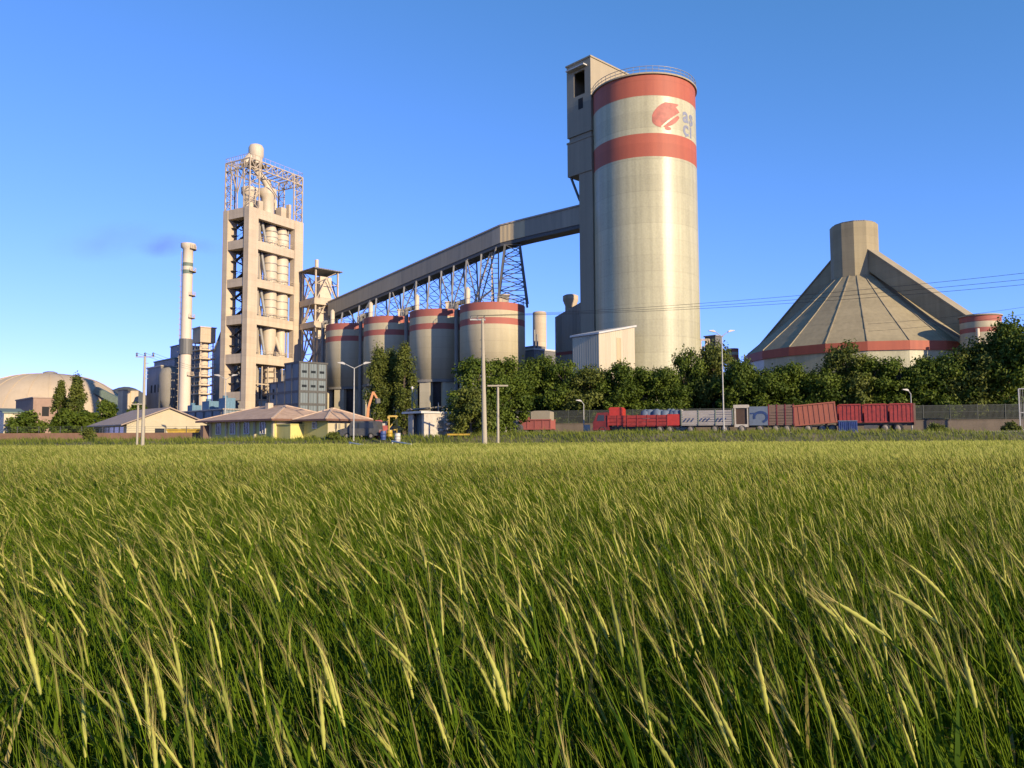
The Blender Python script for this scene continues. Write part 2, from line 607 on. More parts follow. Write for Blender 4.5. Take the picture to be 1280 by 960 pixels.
RA = face_pt(600, road_y(600))
RB = face_pt(1420, road_y(1420))
rd = (RB - RA).normalized()
ROADYAW = math.atan2(rd.y, rd.x)
rn = Vector((rd.y, -rd.x, 0))      # towards the camera
mb = MB()
asph = weathered('dusty_asphalt', (0.13, 0.12, 0.10), (0.07, 0.065, 0.06), 0.5, 0.2, 0.9, 0.2)
a, b = RA - rd * 60, RB + rd * 20
def zz(p, h):
    return (p.x, p.y, 2.0 + h)
mb.add([zz(a + rn * 4.2, .012), zz(b + rn * 4.2, .012), zz(b - rn * 4, .012), zz(a - rn * 4, .012)], [(0, 1, 2, 3)])
tag(mb.build('road', asph), kind='structure')
mb = MB()
A2, B2 = a + rn * 4.4, b + rn * 4.4
mb.beam(zz(A2, .06), zz(B2, .06), 0.3, 0.16)
tag(mb.build('kerb', M['conc_gray']), kind='structure')

# far hill at the left
mb = MB()
hc = W(160, 552, 1500)
hv = []
for i in range(41):
    t = i / 40
    x = hc.x + (t - 0.5) * 420
    z = max(0.0, 112 * math.exp(-((t - 0.48) / 0.20) ** 2) + 4 * math.sin(t * 23)) * (1 if 0 < i < 40 else 0) - 4
    for q, s in ((-1, -4.0), (0, z), (1, -4.0)):
        hv.append((x, hc.y + q * 260, s))
mb.add(hv, [(3 * i + q, 3 * i + 3 + q, 3 * i + 4 + q, 3 * i + 1 + q) for i in range(40) for q in (0, 1)], 0, True)
tag(mb.build('hill', weathered('far_hill', (0.20, 0.20, 0.17), (0.15, 0.16, 0.14), 0.01, 0.0, 0.95, 0)), kind='structure')


# ------------------------------------------------------------------ the tall silo
def tall_silo():
    D = 147.5
    px = 811
    R = 9.75
    base = face_pt(px, D)
    brg = math.atan2(base.x, base.y)
    t = thing('cement_silo', 'tall cream silo with two red bands and a red emblem', 'silo', base, -brg)
    fd = D - R * math.cos(brg)
    h = lambda py: gz(py, px, fd) - base.z
    H = h(93)
    b2, b3, b4 = h(119.5), h(166.5), h(195.5)
    mb = MB()
    mb.lathe([(R + .05, 0, 0), (R, b4, 1), (R, b3, 0), (R, b2, 1), (R, H, 1)], 128)
    mb.disc(R, H, 128)
    mb.build('silo_body', [M['silo'], M['silo_red']], t)
    mb = MB()
    mb.lathe([(R + .02, H), (R + .32, H), (R + .32, H + .28), (R - 1.0, H + .5)], 96, smooth=False)
    mb.disc(R - 1.0, H + .5, 96)
    mb.build('roof_slab', M['pent'], t)
    mb = MB()
    for k in range(54):
        an = 2 * math.pi * k / 54
        p = (math.cos(an) * (R + .15), math.sin(an) * (R + .15))
        mb.beam((p[0], p[1], H + .28), (p[0], p[1], H + 1.5), .07)
        a2 = 2 * math.pi * (k + 1) / 54
        q = (math.cos(a2) * (R + .15), math.sin(a2) * (R + .15))
        for zz_ in (H + .85, H + 1.45):
            mb.beam((p[0], p[1], zz_), (q[0], q[1], zz_), .08)
    mb.build('roof_railing', M['steel_grey'], t)

    # painted emblem and letters follow the curve of the wall
    def on_wall(th, z, e=0.03):
        return ((R + e) * math.sin(th), -(R + e) * math.cos(th), z)
    zt, zb = h(127.5), h(162.5)
    th0, th1 = math.asin(10 / 65), math.asin(44.5 / 65)
    mb = MB()
    n = 84
    for i in range(n):
        for j in range(n):
            u, w = (i + .5) / n, (j + .5) / n          # u right, w down
            ok = False
            # tilted seed shape
            cx, cy, an = .49, .42, R_(-42)
            dx, dy = u - cx, w - cy
            e1 = dx * math.cos(an) + dy * math.sin(an)
            e2 = -dx * math.sin(an) + dy * math.cos(an)
            if (e1 / .58) ** 2 + (e2 / .385) ** 2 < 1:
                ok = True
            # pale sweeping cut, and a thin blade left below it
            q = e2 - .17 - .10 * (e1 + .1) ** 2
            if 0 < q < .062 and e1 > -.47:
                ok = False
            if q >= .062 and (e1 > .30 or e1 < -.40):
                ok = False
            if e1 > .43 and e2 > -.02:
                ok = False
            # drop at the foot
            if (u - .50) ** 2 / .012 + (w - .93) ** 2 / .004 < 1:
                ok = True
            if not ok:
                continue
            q4 = []
            for uu, ww in ((i / n, j / n), ((i + 1) / n, j / n), ((i + 1) / n, (j + 1) / n), (i / n, (j + 1) / n)):
                th = th0 + (th1 - th0) * uu
                q4.append(on_wall(th, zt + (zb - zt) * ww))
            mb.add(q4, [(3, 2, 1, 0)])
    mb.build('emblem', plain('emblem_red', (0.56, 0.15, 0.10), 0.6, var=0.3, scale=1.2), t, fix=False)

    def letters(txt, th_start, z_base, size):
        cu = bpy.data.curves.new('letters', 'FONT')
        cu.body = txt
        cu.size = size
        cu.offset = 0.028 * size
        cu.space_character = 1.12
        tmp = bpy.data.objects.new('letters_tmp', cu)
        COL.objects.link(tmp)
        dg = bpy.context.evaluated_depsgraph_get()
        me = bpy.data.meshes.new_from_object(tmp.evaluated_get(dg))
        bpy.data.objects.remove(tmp)
        import bmesh
        bm = bmesh.new()
        bm.from_mesh(me)
        bmesh.ops.triangulate(bm, faces=bm.faces)
        for _ in range(2):
            bmesh.ops.subdivide_edges(bm, edges=[e for e in bm.edges if e.calc_length() > .45], cuts=1)
        bmesh.ops.triangulate(bm, faces=bm.faces)
        bm.to_mesh(me)
        bm.free()
        for v in me.vertices:
            x, y = v.co.x, v.co.y
            v.co = on_wall(th_start + x / R, z_base + y)
        me.materials.clear()
        me.materials.append(M['blue_letter'])
        o = bpy.data.objects.new('lettering', me)
        COL.objects.link(o)
        o.parent = t
    letters('as', math.asin(46.5 / 65), h(147) + .0, 4.0)
    letters('çi', math.asin(46.5 / 65), h(165) + .2, 4.0)

    # lift shaft and head house on its left, square to the plant grid
    inv = Matrix.Rotation(brg, 4, 'Z') @ Matrix.Translation(-base)
    c0 = W(740.5, 300, 146.6)
    u = Vector((-math.sin(GRID), math.cos(GRID), 0))     # along the left face, away from the corner
    v = Vector((math.cos(GRID), math.sin(GRID), 0))      # along the right face

    def P(a_, b_, z):
        w = c0 + u * a_ + v * b_
        return inv @ Vector((w.x, w.y, z))

    def blk(mb, a0, a1, b0, b1, z0, z1, mi=0):
        mb.hexa([P(a0, b0, z0), P(a0, b1, z0), P(a1, b1, z0), P(a1, b0, z0), P(a0, b0, z1), P(a0, b1, z1), P(a1, b1, z1), P(a1, b0, z1)], mi)
    zr = lambda py: gz(py, 740, 146.6)
    ztop, zhd, zled, zlow = zr(71), zr(124), zr(168), zr(212)
    mb = MB()
    blk(mb, 0.0, 3.4, .2, 7.0, base.z, zlow)
    mb.build('lift_shaft', M['shaft'], t)
    mb = MB()
    blk(mb, -.02, 6.2, 0.0, 6.9, zlow, zled)
    blk(mb, -.02, 6.2, 0.0, 6.9, zled + .9, zhd)
    blk(mb, .25, 5.9, .3, 6.5, zled - .1, zled + 1.0)
    blk(mb, -.12, 6.3, -.12, 7.0, zled - .35, zled - .003)
    mb.build('machine_house', M['shaft'], t)
    mb = MB()
    # head house walls with a real opening in the left face
    o0, o1 = 1.5, 4.3
    zo0, zo1 = zr(113), zr(83)
    blk(mb, -.02, .35, 0.0, 13, zhd, ztop)
    blk(mb, 5.85, 6.2, 0.0, 13, zhd, ztop)
    blk(mb, .35, o0, 0.0, .35, zhd, ztop)
    blk(mb, o1, 5.85, 0.0, .35, zhd, ztop)
    blk(mb, o0, o1, 0.0, .35, zhd, zo0)
    blk(mb, o0, o1, 0.0, .35, zo1, ztop)
    blk(mb, .35, 5.85, 12.6, 13, zhd, ztop)
    blk(mb, .35, 5.85, .35, 12.6, zhd, zhd + .3)
    mb.build('head_house', M['pent'], t)
    mb = MB()
    blk(mb, -.2, 6.4, -.2, 13.2, ztop, ztop + .3)
    mb.build('head_house_roof', M['pent'], t)
    mb = MB()
    blk(mb, .9, 5.6, -1.0, 0.0, zo1 + .5, zo1 + .75)
    mb.build('canopy', M['white'], t)
    mb = MB()
    blk(mb, 2.0, 3.2, -.03, .0, zo0 - 2.8, zo0 - .7)
    mb.build('hatch', M['dark'], t)
    mb = MB()
    mb.beam(P(5.7, .4, zlow), P(3.4, .4, zlow - 5.2), .35)
    mb.beam(P(5.7, 4.4, zlow), P(3.4, 4.4, zlow - 5.2), .35)
    mb.build('strut', M['steel_dark'], t)
    return base


TS = tall_silo()


# ------------------------------------------------------------------ the row of four small silos
ROW = []
SR = 6.85


def small_silos():
    data = [(616, 164.5, 377), (550, 176, 385.5), (490, 187.5, 394.5), (440.5, 199, 403.5)]
    labels = ['nearest short silo with two red bands, under the tan conveyor bend',
              'short red banded silo beside the tall poplar, second from the conveyor bend',
              'short red banded silo standing half behind the poplars',
              'farthest short red banded silo beside the slate blue building']
    for i, (px, D, ytop) in enumerate(data):
        base = face_pt(px, D)
        base.z = 2.0
        brg = math.atan2(base.x, base.y)
        t = thing('storage_silo', labels[i], 'silo', base, -brg, 'row of short banded silos')
        fd = D - SR
        H = gz(ytop, px, fd) - base.z
        zb = gz(474, 550, 176 - SR) - base.z
        mb = MB()
        mb.lathe([(SR - .3, zb, 0), (SR, zb + .02, 0), (SR, H - 4.45, 1), (SR, H - 3.15, 0), (SR, H - 1.6, 1), (SR, H, 1)], 72)
        mb.disc(SR, H, 72, mi=0)
        mb.build('silo_body', [M['silo2'], M['silo_red2']], t)
        mb = MB()
        mb.lathe([(SR - .05, zb - .55), (SR + .22, zb - .55), (SR + .22, zb - .004), (SR - .05, zb - .004)], 72, smooth=False)
        mb.disc(SR - .05, zb - .5, 72, up=False)
        mb.build('ring_beam', M['conc_gray'], t)
        mb = MB()
        for k in range(8):
            an = 2 * math.pi * (k + .35) / 8
            c, s = math.cos(an), math.sin(an)
            q = []
            for z in (0, zb - .56):
                for (r_, w_) in ((SR - 1.4, -1.3), (SR - .1, -1.3), (SR - .1, 1.3), (SR - 1.4, 1.3)):
                    q.append((c * r_ - s * w_, s * r_ + c * w_, z))
            mb.hexa(q)
        mb.build('pillar_ring', M['silo2'], t)
        mb = MB()
        mb.lathe([(1.0, 3.0), (SR - 1.6, zb - .6)], 40)
        mb.disc(1.0, 3.0, 40, up=False)
        mb.build('hopper', M['steel_dark'], t)
        mb = MB()
        for k in range(40):
            an, a2 = 2 * math.pi * k / 40, 2 * math.pi * (k + 1) / 40
            p, q = (math.cos(an) * SR * .97, math.sin(an) * SR * .97), (math.cos(a2) * SR * .97, math.sin(a2) * SR * .97)
            mb.beam((p[0], p[1], H), (p[0], p[1], H + 1.15), .06)
            mb.beam((p[0], p[1], H + 1.1), (q[0], q[1], H + 1.1), .06)
        mb.build('roof_railing', M['steel_grey'], t)
        # dust filter and its riser pipe at the left rim
        mb = MB()
        mb.tube((-5.2, -1.0, H), (-5.2, -1.0, H + 3.6), .55, n=14)
        mb.tube((-5.2, -1.0, H + 3.6), (-5.2, -1.0, H + 4.1), .55, .2, n=14)
        mb.build('dust_filter', M['vessel'], t)
        mb = MB()
        mb.box(1.2, 3.4, -3.6, -1.8, H, H + 1.9)
        mb.box(1.0, 3.6, -3.8, -1.6, H + 1.9, H + 2.1)
        mb.build('roof_cabin', M['conc'], t)
        mb = MB()
        for dx in (-.55, .55):
            mb.tube((-SR - .75, 1.0 + dx, 0), (-SR - .75, 1.0 + dx, H + .9), .42, n=12)
            mb.tube((-SR - .75, 1.0 + dx, H + .9), (-SR + 1.5, 1.0 + dx, H + 1.6), .42, n=12)
        mb.build('riser_pipe', M['conc_gray'], t)
        ROW.append((base.x, base.y, base.z + H))


small_silos()


# ------------------------------------------------------------------ conveyor gallery over the row
def gallery():
    tops = [W(410, 378.5, 206), W(625, 282.5, 162.6), W(656, 274.5, 160.0), W(729.5, 256.5, 150.6)]
    root = thing('conveyor_gallery', 'long enclosed conveyor gallery climbing over the short silos to the tall silo', 'conveyor', (tops[0].x, tops[0].y, 2.0))
    off = -Vector((tops[0].x, tops[0].y, 2.0))
    hgt, wid = 3.55, 3.3
    # plan normals (away from the camera)
    def nrm(i):
        d = tops[i + 1] - tops[i]
        return Vector((-d.y, d.x, 0)).normalized()
    ns = [nrm(0), nrm(1), nrm(2)]
    vn = [ns[0], (ns[0] + ns[1]).normalized(), (ns[1] + ns[2]).normalized(), ns[2]]
    for i in range(3):
        a, b = tops[i] + off, tops[i + 1] + off
        na, nb = vn[i] * wid, vn[i + 1] * wid
        dz = Vector((0, 0, -hgt))
        mb = MB()
        mb.hexa([a + dz, b + dz, b + nb + dz, a + na + dz, a, b, b + nb, a + na])
        o = mb.build('gallery_wall', M['gallery_tan'] if i == 1 else M['gallery'], root)  # bend stretch gets the lighter cladding, sunlit by colour
        if i == 1:
            o['label'] = 'tan stretch of gallery at the bend'
        mb = MB()
        e = .2
        mb.hexa([a - na.normalized() * e, b - nb.normalized() * e, b + nb * 1.06, a + na * 1.06,
                 a - na.normalized() * e + Vector((0, 0, .3)), b - nb.normalized() * e + Vector((0, 0, .3)), b + nb * 1.06 + Vector((0, 0, .3)), a + na * 1.06 + Vector((0, 0, .3))])
        mb.build('gallery_roof', M['clad_grey'], root)
        mb = MB()
        d2 = Vector((0, 0, -.75))
        mb.hexa([a + dz + d2 + na * .05, b + dz + d2 + nb * .05, b + dz + d2 + nb * .95, a + dz + d2 + na * .95,
                 a + dz + na * .05, b + dz + nb * .05, b + dz + nb * .95, a + dz + na * .95])
        mb.build('floor_beam', M['steel_dark'], root)
    # trestles standing on the silo roofs
    rowz = [r[2] for r in ROW]

    def along(px):
        best = None
        for k in range(400):
            t = k / 399
            p = tops[0].lerp(tops[1], t)
            q = cam_rot.transposed() @ (p - Vector((0, 0, CAMZ)))
            x = 640 + F * q.x / -q.z
            if best is None or abs(x - px) < best[0]:
                best = (abs(x - px), p, t)
        return best[1]
    for px, zi, splay in ((428, 3, .5), (449, 3, .5), (470, 2, .4), (487, 2, .4), (505, 2, .5), (520, 1, .4), (536, 1, .5), (551, 1, .3), (567, 1, .5), (583, 0, .5), (601, 0, .6)):
        p = along(px)
        z0 = rowz[zi]
        n = ns[0]
        zt = p.z - hgt - .7
        legs = []
        for s in (.15, wid - .15):
            a = Vector((p.x, p.y, 0)) + n * (s + (s - wid / 2) * splay)
            b = Vector((p.x, p.y, 0)) + n * s
            a.z, b.z = z0, zt
            legs.append((a + off, b + off))
        mb = MB()
        for a, b in legs:
            mb.beam(a, b, .34)
        k = max(2, int((zt - z0) / 2.0))
        for j in range(k):
            f0, f1 = j / k, (j + 1) / k
            mb.beam(legs[0][0].lerp(legs[0][1], f0), legs[1][0].lerp(legs[1][1], f1), .12)
            mb.beam(legs[1][0].lerp(legs[1][1], f0), legs[0][0].lerp(legs[0][1], f1), .12)
            mb.beam(legs[0][0].lerp(legs[0][1], f1), legs[1][0].lerp(legs[1][1], f1), .12)
        # brace along the gallery
        if px in (449, 505, 567, 601):
            dv = (tops[1] - tops[0]).normalized()
            mb.beam(legs[0][0], legs[0][1] + Vector((dv.x, dv.y, 0)) * 4.5 + Vector((0, 0, .8)), .22)
            mb.beam(legs[0][0], legs[0][1] - Vector((dv.x, dv.y, 0)) * 4.5 - Vector((0, 0, .8)), .22)
        mb.build('trestle', M['steel_grey'], root)
    # the big four legged lattice tower under the bend
    cx, cy = (tops[1].x + tops[2].x) / 2, (tops[1].y + tops[2].y) / 2 + 1.5
    z0, zt = rowz[0], tops[1].z - hgt - .7
    mb = MB()
    legs = []
    for sx, sy in ((-1, -1), (1, -1), (1, 1), (-1, 1)):
        a = Vector((cx + sx * 3.1, cy + sy * 2.3, z0)) + off
        b = Vector((cx + sx * 1.55, cy + sy * 1.3, zt)) + off
        legs.append((a, b))
        mb.beam(a, b, .45)
    kk = 7
    for f in range(4):
        l0, l1 = legs[f], legs[(f + 1) % 4]
        for j in range(kk):
            f0, f1 = j / kk, (j + 1) / kk
            p, q = (l0, l1) if j % 2 else (l1, l0)
            mb.beam(p[0].lerp(p[1], f0), q[0].lerp(q[1], f1), .16)
            mb.beam(l0[0].lerp(l0[1], f1), l1[0].lerp(l1[1], f1), .12)
    mb.build('lattice_tower', M['steel_dark'], root)
    # caged ladder column and raking braces
    mb = MB()
    c = along(612) + ns[0] * 1.6
    for s in (-.7, .7):
        mb.beam(Vector((c.x + s, c.y, z0)) + off, Vector((c.x + s, c.y, c.z - hgt)) + off, .28)
    for j in range(12):
        z = z0 + (c.z - hgt - z0) * j / 12
        mb.beam(Vector((c.x - .7, c.y, z)) + off, Vector((c.x + .7, c.y, z)) + off, .14)
    mb.beam(Vector((c.x - .7, c.y, c.z - hgt)) + off, Vector((c.x - 5.0, c.y + 2, z0)) + off, .3)
    mb.beam(Vector((c.x - .7, c.y, z0 + 4)) + off, Vector((c.x - 6.0, c.y + 2, z0)) + off, .3)
    mb.build('ladder_column', M['steel'], root)


gallery()


# ------------------------------------------------------------------ preheater tower
def preheater():
    D = 195
    cp = face_pt(306, D)
    cp.z = 1.6
    t = thing('preheater_tower', 'tall open concrete frame tower with stacked vessels and a lattice steel top', 'tower', cp, R_(60))
    SX, SY = 18.8, 9.6
    z = lambda py: gz(py, 308.5, D) - cp.z
    cx_, cy_ = 3.1, 1.75
    ztop = z(257)
    beams = [(z(269), ztop), (z(308), z(297)), (z(356), z(345.5)), (z(403.5), z(392)), (z(453), z(441)), (z(500), z(489))]
    mb = MB()
    for x0 in (0, SX - cx_):
        for y0 in (0, SY - cy_):
            mb.box(x0, x0 + cx_, y0, y0 + cy_, 0, ztop)
    for z0, z1 in beams[:5]:
        mb.box(cx_, SX - cx_, .15, cy_ - .3, z0, z1)
        mb.box(cx_, SX - cx_, SY - cy_ + .3, SY - .15, z0, z1)
        mb.box(.15, cx_ - .9, cy_, SY - cy_, z0, z1)
        mb.box(SX - cx_ + .9, SX - .15, cy_, SY - cy_, z0, z1)
    z0, z1 = beams[5]
    mb.box(.15, cx_ - .9, cy_, SY - cy_, z0, z1)
    mb.build('concrete_frame', M['conc'], t)
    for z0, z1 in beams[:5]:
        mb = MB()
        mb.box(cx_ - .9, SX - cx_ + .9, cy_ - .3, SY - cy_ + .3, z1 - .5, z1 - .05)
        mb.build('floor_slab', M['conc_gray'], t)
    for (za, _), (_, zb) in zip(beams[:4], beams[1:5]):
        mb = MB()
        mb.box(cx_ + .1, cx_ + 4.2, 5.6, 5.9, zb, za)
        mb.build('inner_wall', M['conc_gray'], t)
    # vessels on the sunny side
    spots = [(9.9, 2.9), (13.75, 2.9)]
    for k in range(4):
        za, zb = beams[k][0], beams[k + 1][1]
        for i, (x, y) in enumerate(spots):
            mb = MB()
            r = 1.75
            if k == 3 and i == 0:
                mb.lathe([(1.0, zb - .04), (1.4, zb + 2.0), (r, zb + 3.6), (r, za)], 28, (x, y, 0))
            elif k == 3:
                mb.lathe([(1.3, zb - .04), (1.3, za)], 28, (x, y, 0))
            elif k == 0:
                mb.lathe([(r, zb - .04), (r * 1.05, zb + 3.2), (r * .8, za - .8), (r * .7, za)], 28, (x, y, 0))
            else:
                mb.lathe([(r, zb - .04), (r, za)], 28, (x, y, 0))
            o = mb.build('vessel', M['vessel'], t)
            if k == 3:
                continue
            for q in range(3):
                zq = zb + (za - zb) * (q + .5) / 3.6
                rr = r * 1.04 + .07
                m2 = MB()
                m2.lathe([(rr - .2, zq - .08), (rr, zq - .08), (rr, zq + .08), (rr - .2, zq + .08)], 28, (x, y, 0), smooth=False)
                m2.build('hoop', M['steel_grey'], o)
    # dusty casings left of the vessels
    for k in range(4):
        za, zb = beams[k][0], beams[k + 1][1]
        mb = MB()
        mb.box(4.6, 7.6, 3.2, 5.2, zb - .04, zb + (za - zb) * (.55, .8, .45, .7)[k])
        mb.build('casing', M['conc'], t)
        mb = MB()
        mb.tube((7.4, 1.6, zb), (6.4, 2.4, za), .4, n=10)
        mb.build('service_pipe', M['steel_grey'], t)
        mb = MB()
        mb.tube((15.2, 2.0, zb), (15.2, 2.0, za), .3, n=10)
        mb.build('service_pipe', M['steel_grey'], t)
    # slanting duct in the fourth bay, and service pipes
    mb = MB()
    zb, za = beams[4][1], beams[3][0]
    mb.tube((13.2, 1.9, zb + 1.0), (11.0, 1.9, za - 2.2), .5, n=12)
    mb.tube((11.0, 1.9, za - 2.2), (9.9, 2.4, za - 1.6), .5, n=12)
    mb.build('slanting_duct', M['vessel'], t)
    mb = MB()
    for k in range(5):
        za, zb = beams[k][0], (beams[k + 1][1] if k < 4 else 0)
        mb.tube((5.0, 2.2, zb), (5.0, 2.2, za), .45, n=10)
        mb.tube((6.2, 3.0, zb), (6.2, 3.0, za), .28, n=8)
        mb.tube((7.2, 4.4, zb), (7.2, 4.4, za), .7, n=12)
    mb.build('riser_pipe', M['clad_grey'], t)
    # railings on every floor
    for k in range(1, 5):
        zb = beams[k][1]
        mb = MB()
        for q in range(11):
            x = cx_ + (SX - 2 * cx_) * q / 10
            mb.beam((x, .35, zb), (x, .35, zb + 1.1), .08)
        mb.beam((cx_, .35, zb + 1.1), (SX - cx_, .35, zb + 1.1), .09)
        mb.beam((cx_, .35, zb + .6), (SX - cx_, .35, zb + .6), .07)
        mb.build('floor_railing', M['steel'], t)
    # lattice, ducts and stairs in the shaded side
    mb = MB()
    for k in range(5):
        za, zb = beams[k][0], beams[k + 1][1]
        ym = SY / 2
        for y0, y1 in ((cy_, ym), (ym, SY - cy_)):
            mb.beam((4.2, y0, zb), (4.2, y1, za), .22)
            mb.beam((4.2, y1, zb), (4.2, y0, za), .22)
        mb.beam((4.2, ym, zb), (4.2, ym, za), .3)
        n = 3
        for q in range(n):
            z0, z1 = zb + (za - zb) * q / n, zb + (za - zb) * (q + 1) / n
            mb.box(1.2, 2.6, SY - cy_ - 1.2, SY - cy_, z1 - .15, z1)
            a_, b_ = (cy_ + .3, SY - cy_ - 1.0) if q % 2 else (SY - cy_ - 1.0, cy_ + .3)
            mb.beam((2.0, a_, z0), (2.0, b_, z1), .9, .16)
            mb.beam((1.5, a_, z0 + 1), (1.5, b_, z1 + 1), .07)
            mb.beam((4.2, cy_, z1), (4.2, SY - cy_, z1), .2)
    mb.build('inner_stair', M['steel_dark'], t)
    mb = MB()
    for k in range(5):
        za, zb = beams[k][0], beams[k + 1][1]
        mb.tube((6.6, 7.2, zb), (6.6, 7.2, za), 1.1, n=20)
    mb.build('duct', M['vessel'], t)
    mb = MB()
    for k in range(5):
        mb.tube((15.2, 7.0, beams[k + 1][1]), (15.2, 7.0, beams[k][0]), .9, n=20)
    mb.build('duct', M['vessel'], t)
    # machinery in the lowest bay
    mb = MB()
    zb = beams[4][0]
    for q in range(5):
        z1 = zb - 1.6 * q
        mb.lathe([(1.5 + .35 * (q % 2), z1 - 1.4), (1.7, z1 - .15), (2.1, z1 - .1), (2.1, z1)], 20, (10.4, 3.2, 0), smooth=False)
    mb.build('feed_machinery', M['conc'], t)
    mb = MB()
    mb.box(4.3, 6.6, 2.6, 4.4, zb - 12, zb - 4)
    for zf in (5.2, 9.2):
        mb.box(3.6, 15.0, .9, 1.2, zb - zf, zb - zf + .3)
    for x in (3.8, 6.0, 8.0, 10.4, 12.8, 15.0):
        mb.beam((x, 1.0, zb - 12), (x, 1.0, zb - .5), .25)
    mb.build('service_deck', M['conc'], t)
    mb = MB()
    mb.box(12.6, 15.4, 1.4, 3.2, zb - 12, zb - 6)
    mb.build('control_box', M['vessel'], t)
    # steel top
    zs = z(196)
    mb = MB()
    X = [0.3, 3.4, SX * .5, SX - 3.4, SX - .3]
    Yv = [0.3, 2.4, SY * .5, SY - 2.4, SY - .3]
    zl = zs - 2.2
    for x in (X[0], X[1], X[3], X[4]):
        for y in (Yv[0], Yv[4]):
            mb.beam((x, y, ztop), (x, y, zs), .3)
    for y in (Yv[1], Yv[3]):
        for x in (X[0], X[4]):
            mb.beam((x, y, ztop), (x, y, zs), .26)

    def truss(p0, p1, n, za, zb, w):
        p0, p1 = Vector(p0), Vector(p1)
        for q in range(n):
            a_, b_ = p0.lerp(p1, q / n), p0.lerp(p1, (q + 1) / n)
            z0, z1 = (za, zb) if q % 2 else (zb, za)
            mb.beam((a_.x, a_.y, z0), (b_.x, b_.y, z1), w)
            mb.beam((b_.x, b_.y, za), (b_.x, b_.y, zb), w * .8)
        mb.beam((p0.x, p0.y, za), (p1.x, p1.y, za), w * 1.4)
        mb.beam((p0.x, p0.y, zb), (p1.x, p1.y, zb), w * 1.4)

    def lattice(p0, p1, n, w):
        p0, p1 = Vector(p0), Vector(p1)
        for q in range(n):
            za, zb = ztop + (zl - ztop) * q / n, ztop + (zl - ztop) * (q + 1) / n
            a_, b_ = (p0, p1) if q % 2 else (p1, p0)
            mb.beam((a_.x, a_.y, za), (b_.x, b_.y, zb), w)
            mb.beam((p0.x, p0.y, zb), (p1.x, p1.y, zb), w)
    for y in (Yv[0], Yv[4]):
        truss((X[0], y, 0), (X[4], y, 0), 10, zl, zs, .18)
        lattice((X[0], y, 0), (X[1], y, 0), 5, .15)
        lattice((X[3], y, 0), (X[4], y, 0), 5, .15)
    for x in (X[0], X[4]):
        truss((x, Yv[0], 0), (x, Yv[4], 0), 6, zl, zs, .18)
        lattice((x, Yv[0], 0), (x, Yv[1], 0), 5, .15)
        lattice((x, Yv[3], 0), (x, Yv[4], 0), 5, .15)
    for k in range(1, 10):
        x = X[0] + (X[4] - X[0]) * k / 10
        mb.beam((x, Yv[0], zs - .15), (x, Yv[4], zs - .15), .16)
        x2 = X[0] + (X[4] - X[0]) * (k + 1) / 10
        mb.beam((x, Yv[0], zs - .3), (x2, Yv[4], zs - .3), .12)
    mb.beam((X[1], Yv[0], zl), (X[2], Yv[0], ztop + 5.0), .22)
    mb.beam((X[0], Yv[1], zl), (X[0], Yv[2], ztop + 4.0), .22)
    mb.beam((X[0], Yv[3], zl), (X[0], Yv[2], ztop + 4.0), .22)
    mb.beam((X[0], Yv[2], zl), (X[0], Yv[2], ztop), .22)
    mb.build('steel_frame', M['steel'], t)
    mb = MB()
    mb.box(2.6, 8.6, 2.2, 7.6, zs + .15, zs + .25)
    mb.build('top_deck', M['steel'], t)
    mb = MB()
    for q in range(12):
        f = q / 11
        for y in (Yv[0], Yv[4]):
            x = X[0] + (X[4] - X[0]) * f
            mb.beam((x, y, zs + .12), (x, y, zs + 1.2), .07)
        for x in (X[0], X[4]):
            y = Yv[0] + (Yv[4] - Yv[0]) * f
            mb.beam((x, y, zs + .12), (x, y, zs + 1.2), .07)
    for y in (Yv[0], Yv[4]):
        mb.beam((X[0], y, zs + 1.2), (X[4], y, zs + 1.2), .08)
    for x in (X[0], X[4]):
        mb.beam((x, Yv[0], zs + 1.2), (x, Yv[4], zs + 1.2), .08)
    mb.build('top_railing', M['steel'], t)
    # small machines and pipes on the open floor
    mb = MB()
    mb.box(12.6, 14.4, 2.0, 4.0, ztop, ztop + 3.2)
    mb.box(14.8, 15.6, 1.4, 2.6, ztop, ztop + 4.4)
    mb.build('roof_machine', M['conc'], t)
    mb = MB()
    mb.box(4.0, 5.4, 1.0, 2.2, ztop, ztop + 2.6)
    mb.build('roof_machine', M['conc'], t)
    mb = MB()
    mb.tube((13.4, 5.0, ztop), (13.4, 5.0, ztop + 5.6), .35, n=10)
    mb.build('vent_pipe', M['vessel'], t)
    for (x, y, r, h_) in ((8.9, 3.2, 2.05, 7.2), (4.4, 4.8, 2.0, 6.6), (12.6, 7.0, 1.8, 6.8)):
        mb = MB()
        mb.lathe([(r * .82, ztop - .05), (r * .82, ztop + h_ * .62), (r * 1.12, ztop + h_ * .74), (r * 1.12, ztop + h_ * .97), (r * .5, ztop + h_)], 32, (x, y, 0))
        mb.disc(r * .5, ztop + h_, 32, (x, y))
        mb.build('cyclone', M['vessel'], t)
    mb = MB()
    pts = [(8.9, 3.2, ztop + 7.0), (8.9, 3.3, ztop + 8.2), (8.2, 3.7, ztop + 9.6), (7.0, 4.3, ztop + 10.6), (6.0, 4.8, zs + .3)]
    for a, b in zip(pts, pts[1:]):
        mb.tube(a, b, .95, n=16)
    mb.build('gooseneck_duct', M['vessel'], t)
    mb = MB()
    mb.lathe([(1.65, zs + .25), (1.65, zs + 2.4), (1.95, zs + 3.0), (1.95, zs + 5.0), (1.6, zs + 5.7), (.9, zs + 6.0)], 24, (6.0, 4.6, 0))
    mb.disc(.9, zs + 6.0, 24, (6.0, 4.6))
    mb.tube((6.0, 4.6, zs + 4.2), (3.8, 6.0, zs + .6), 1.15, n=16)
    mb.build('exhaust_drum', M['vessel'], t)


preheater()


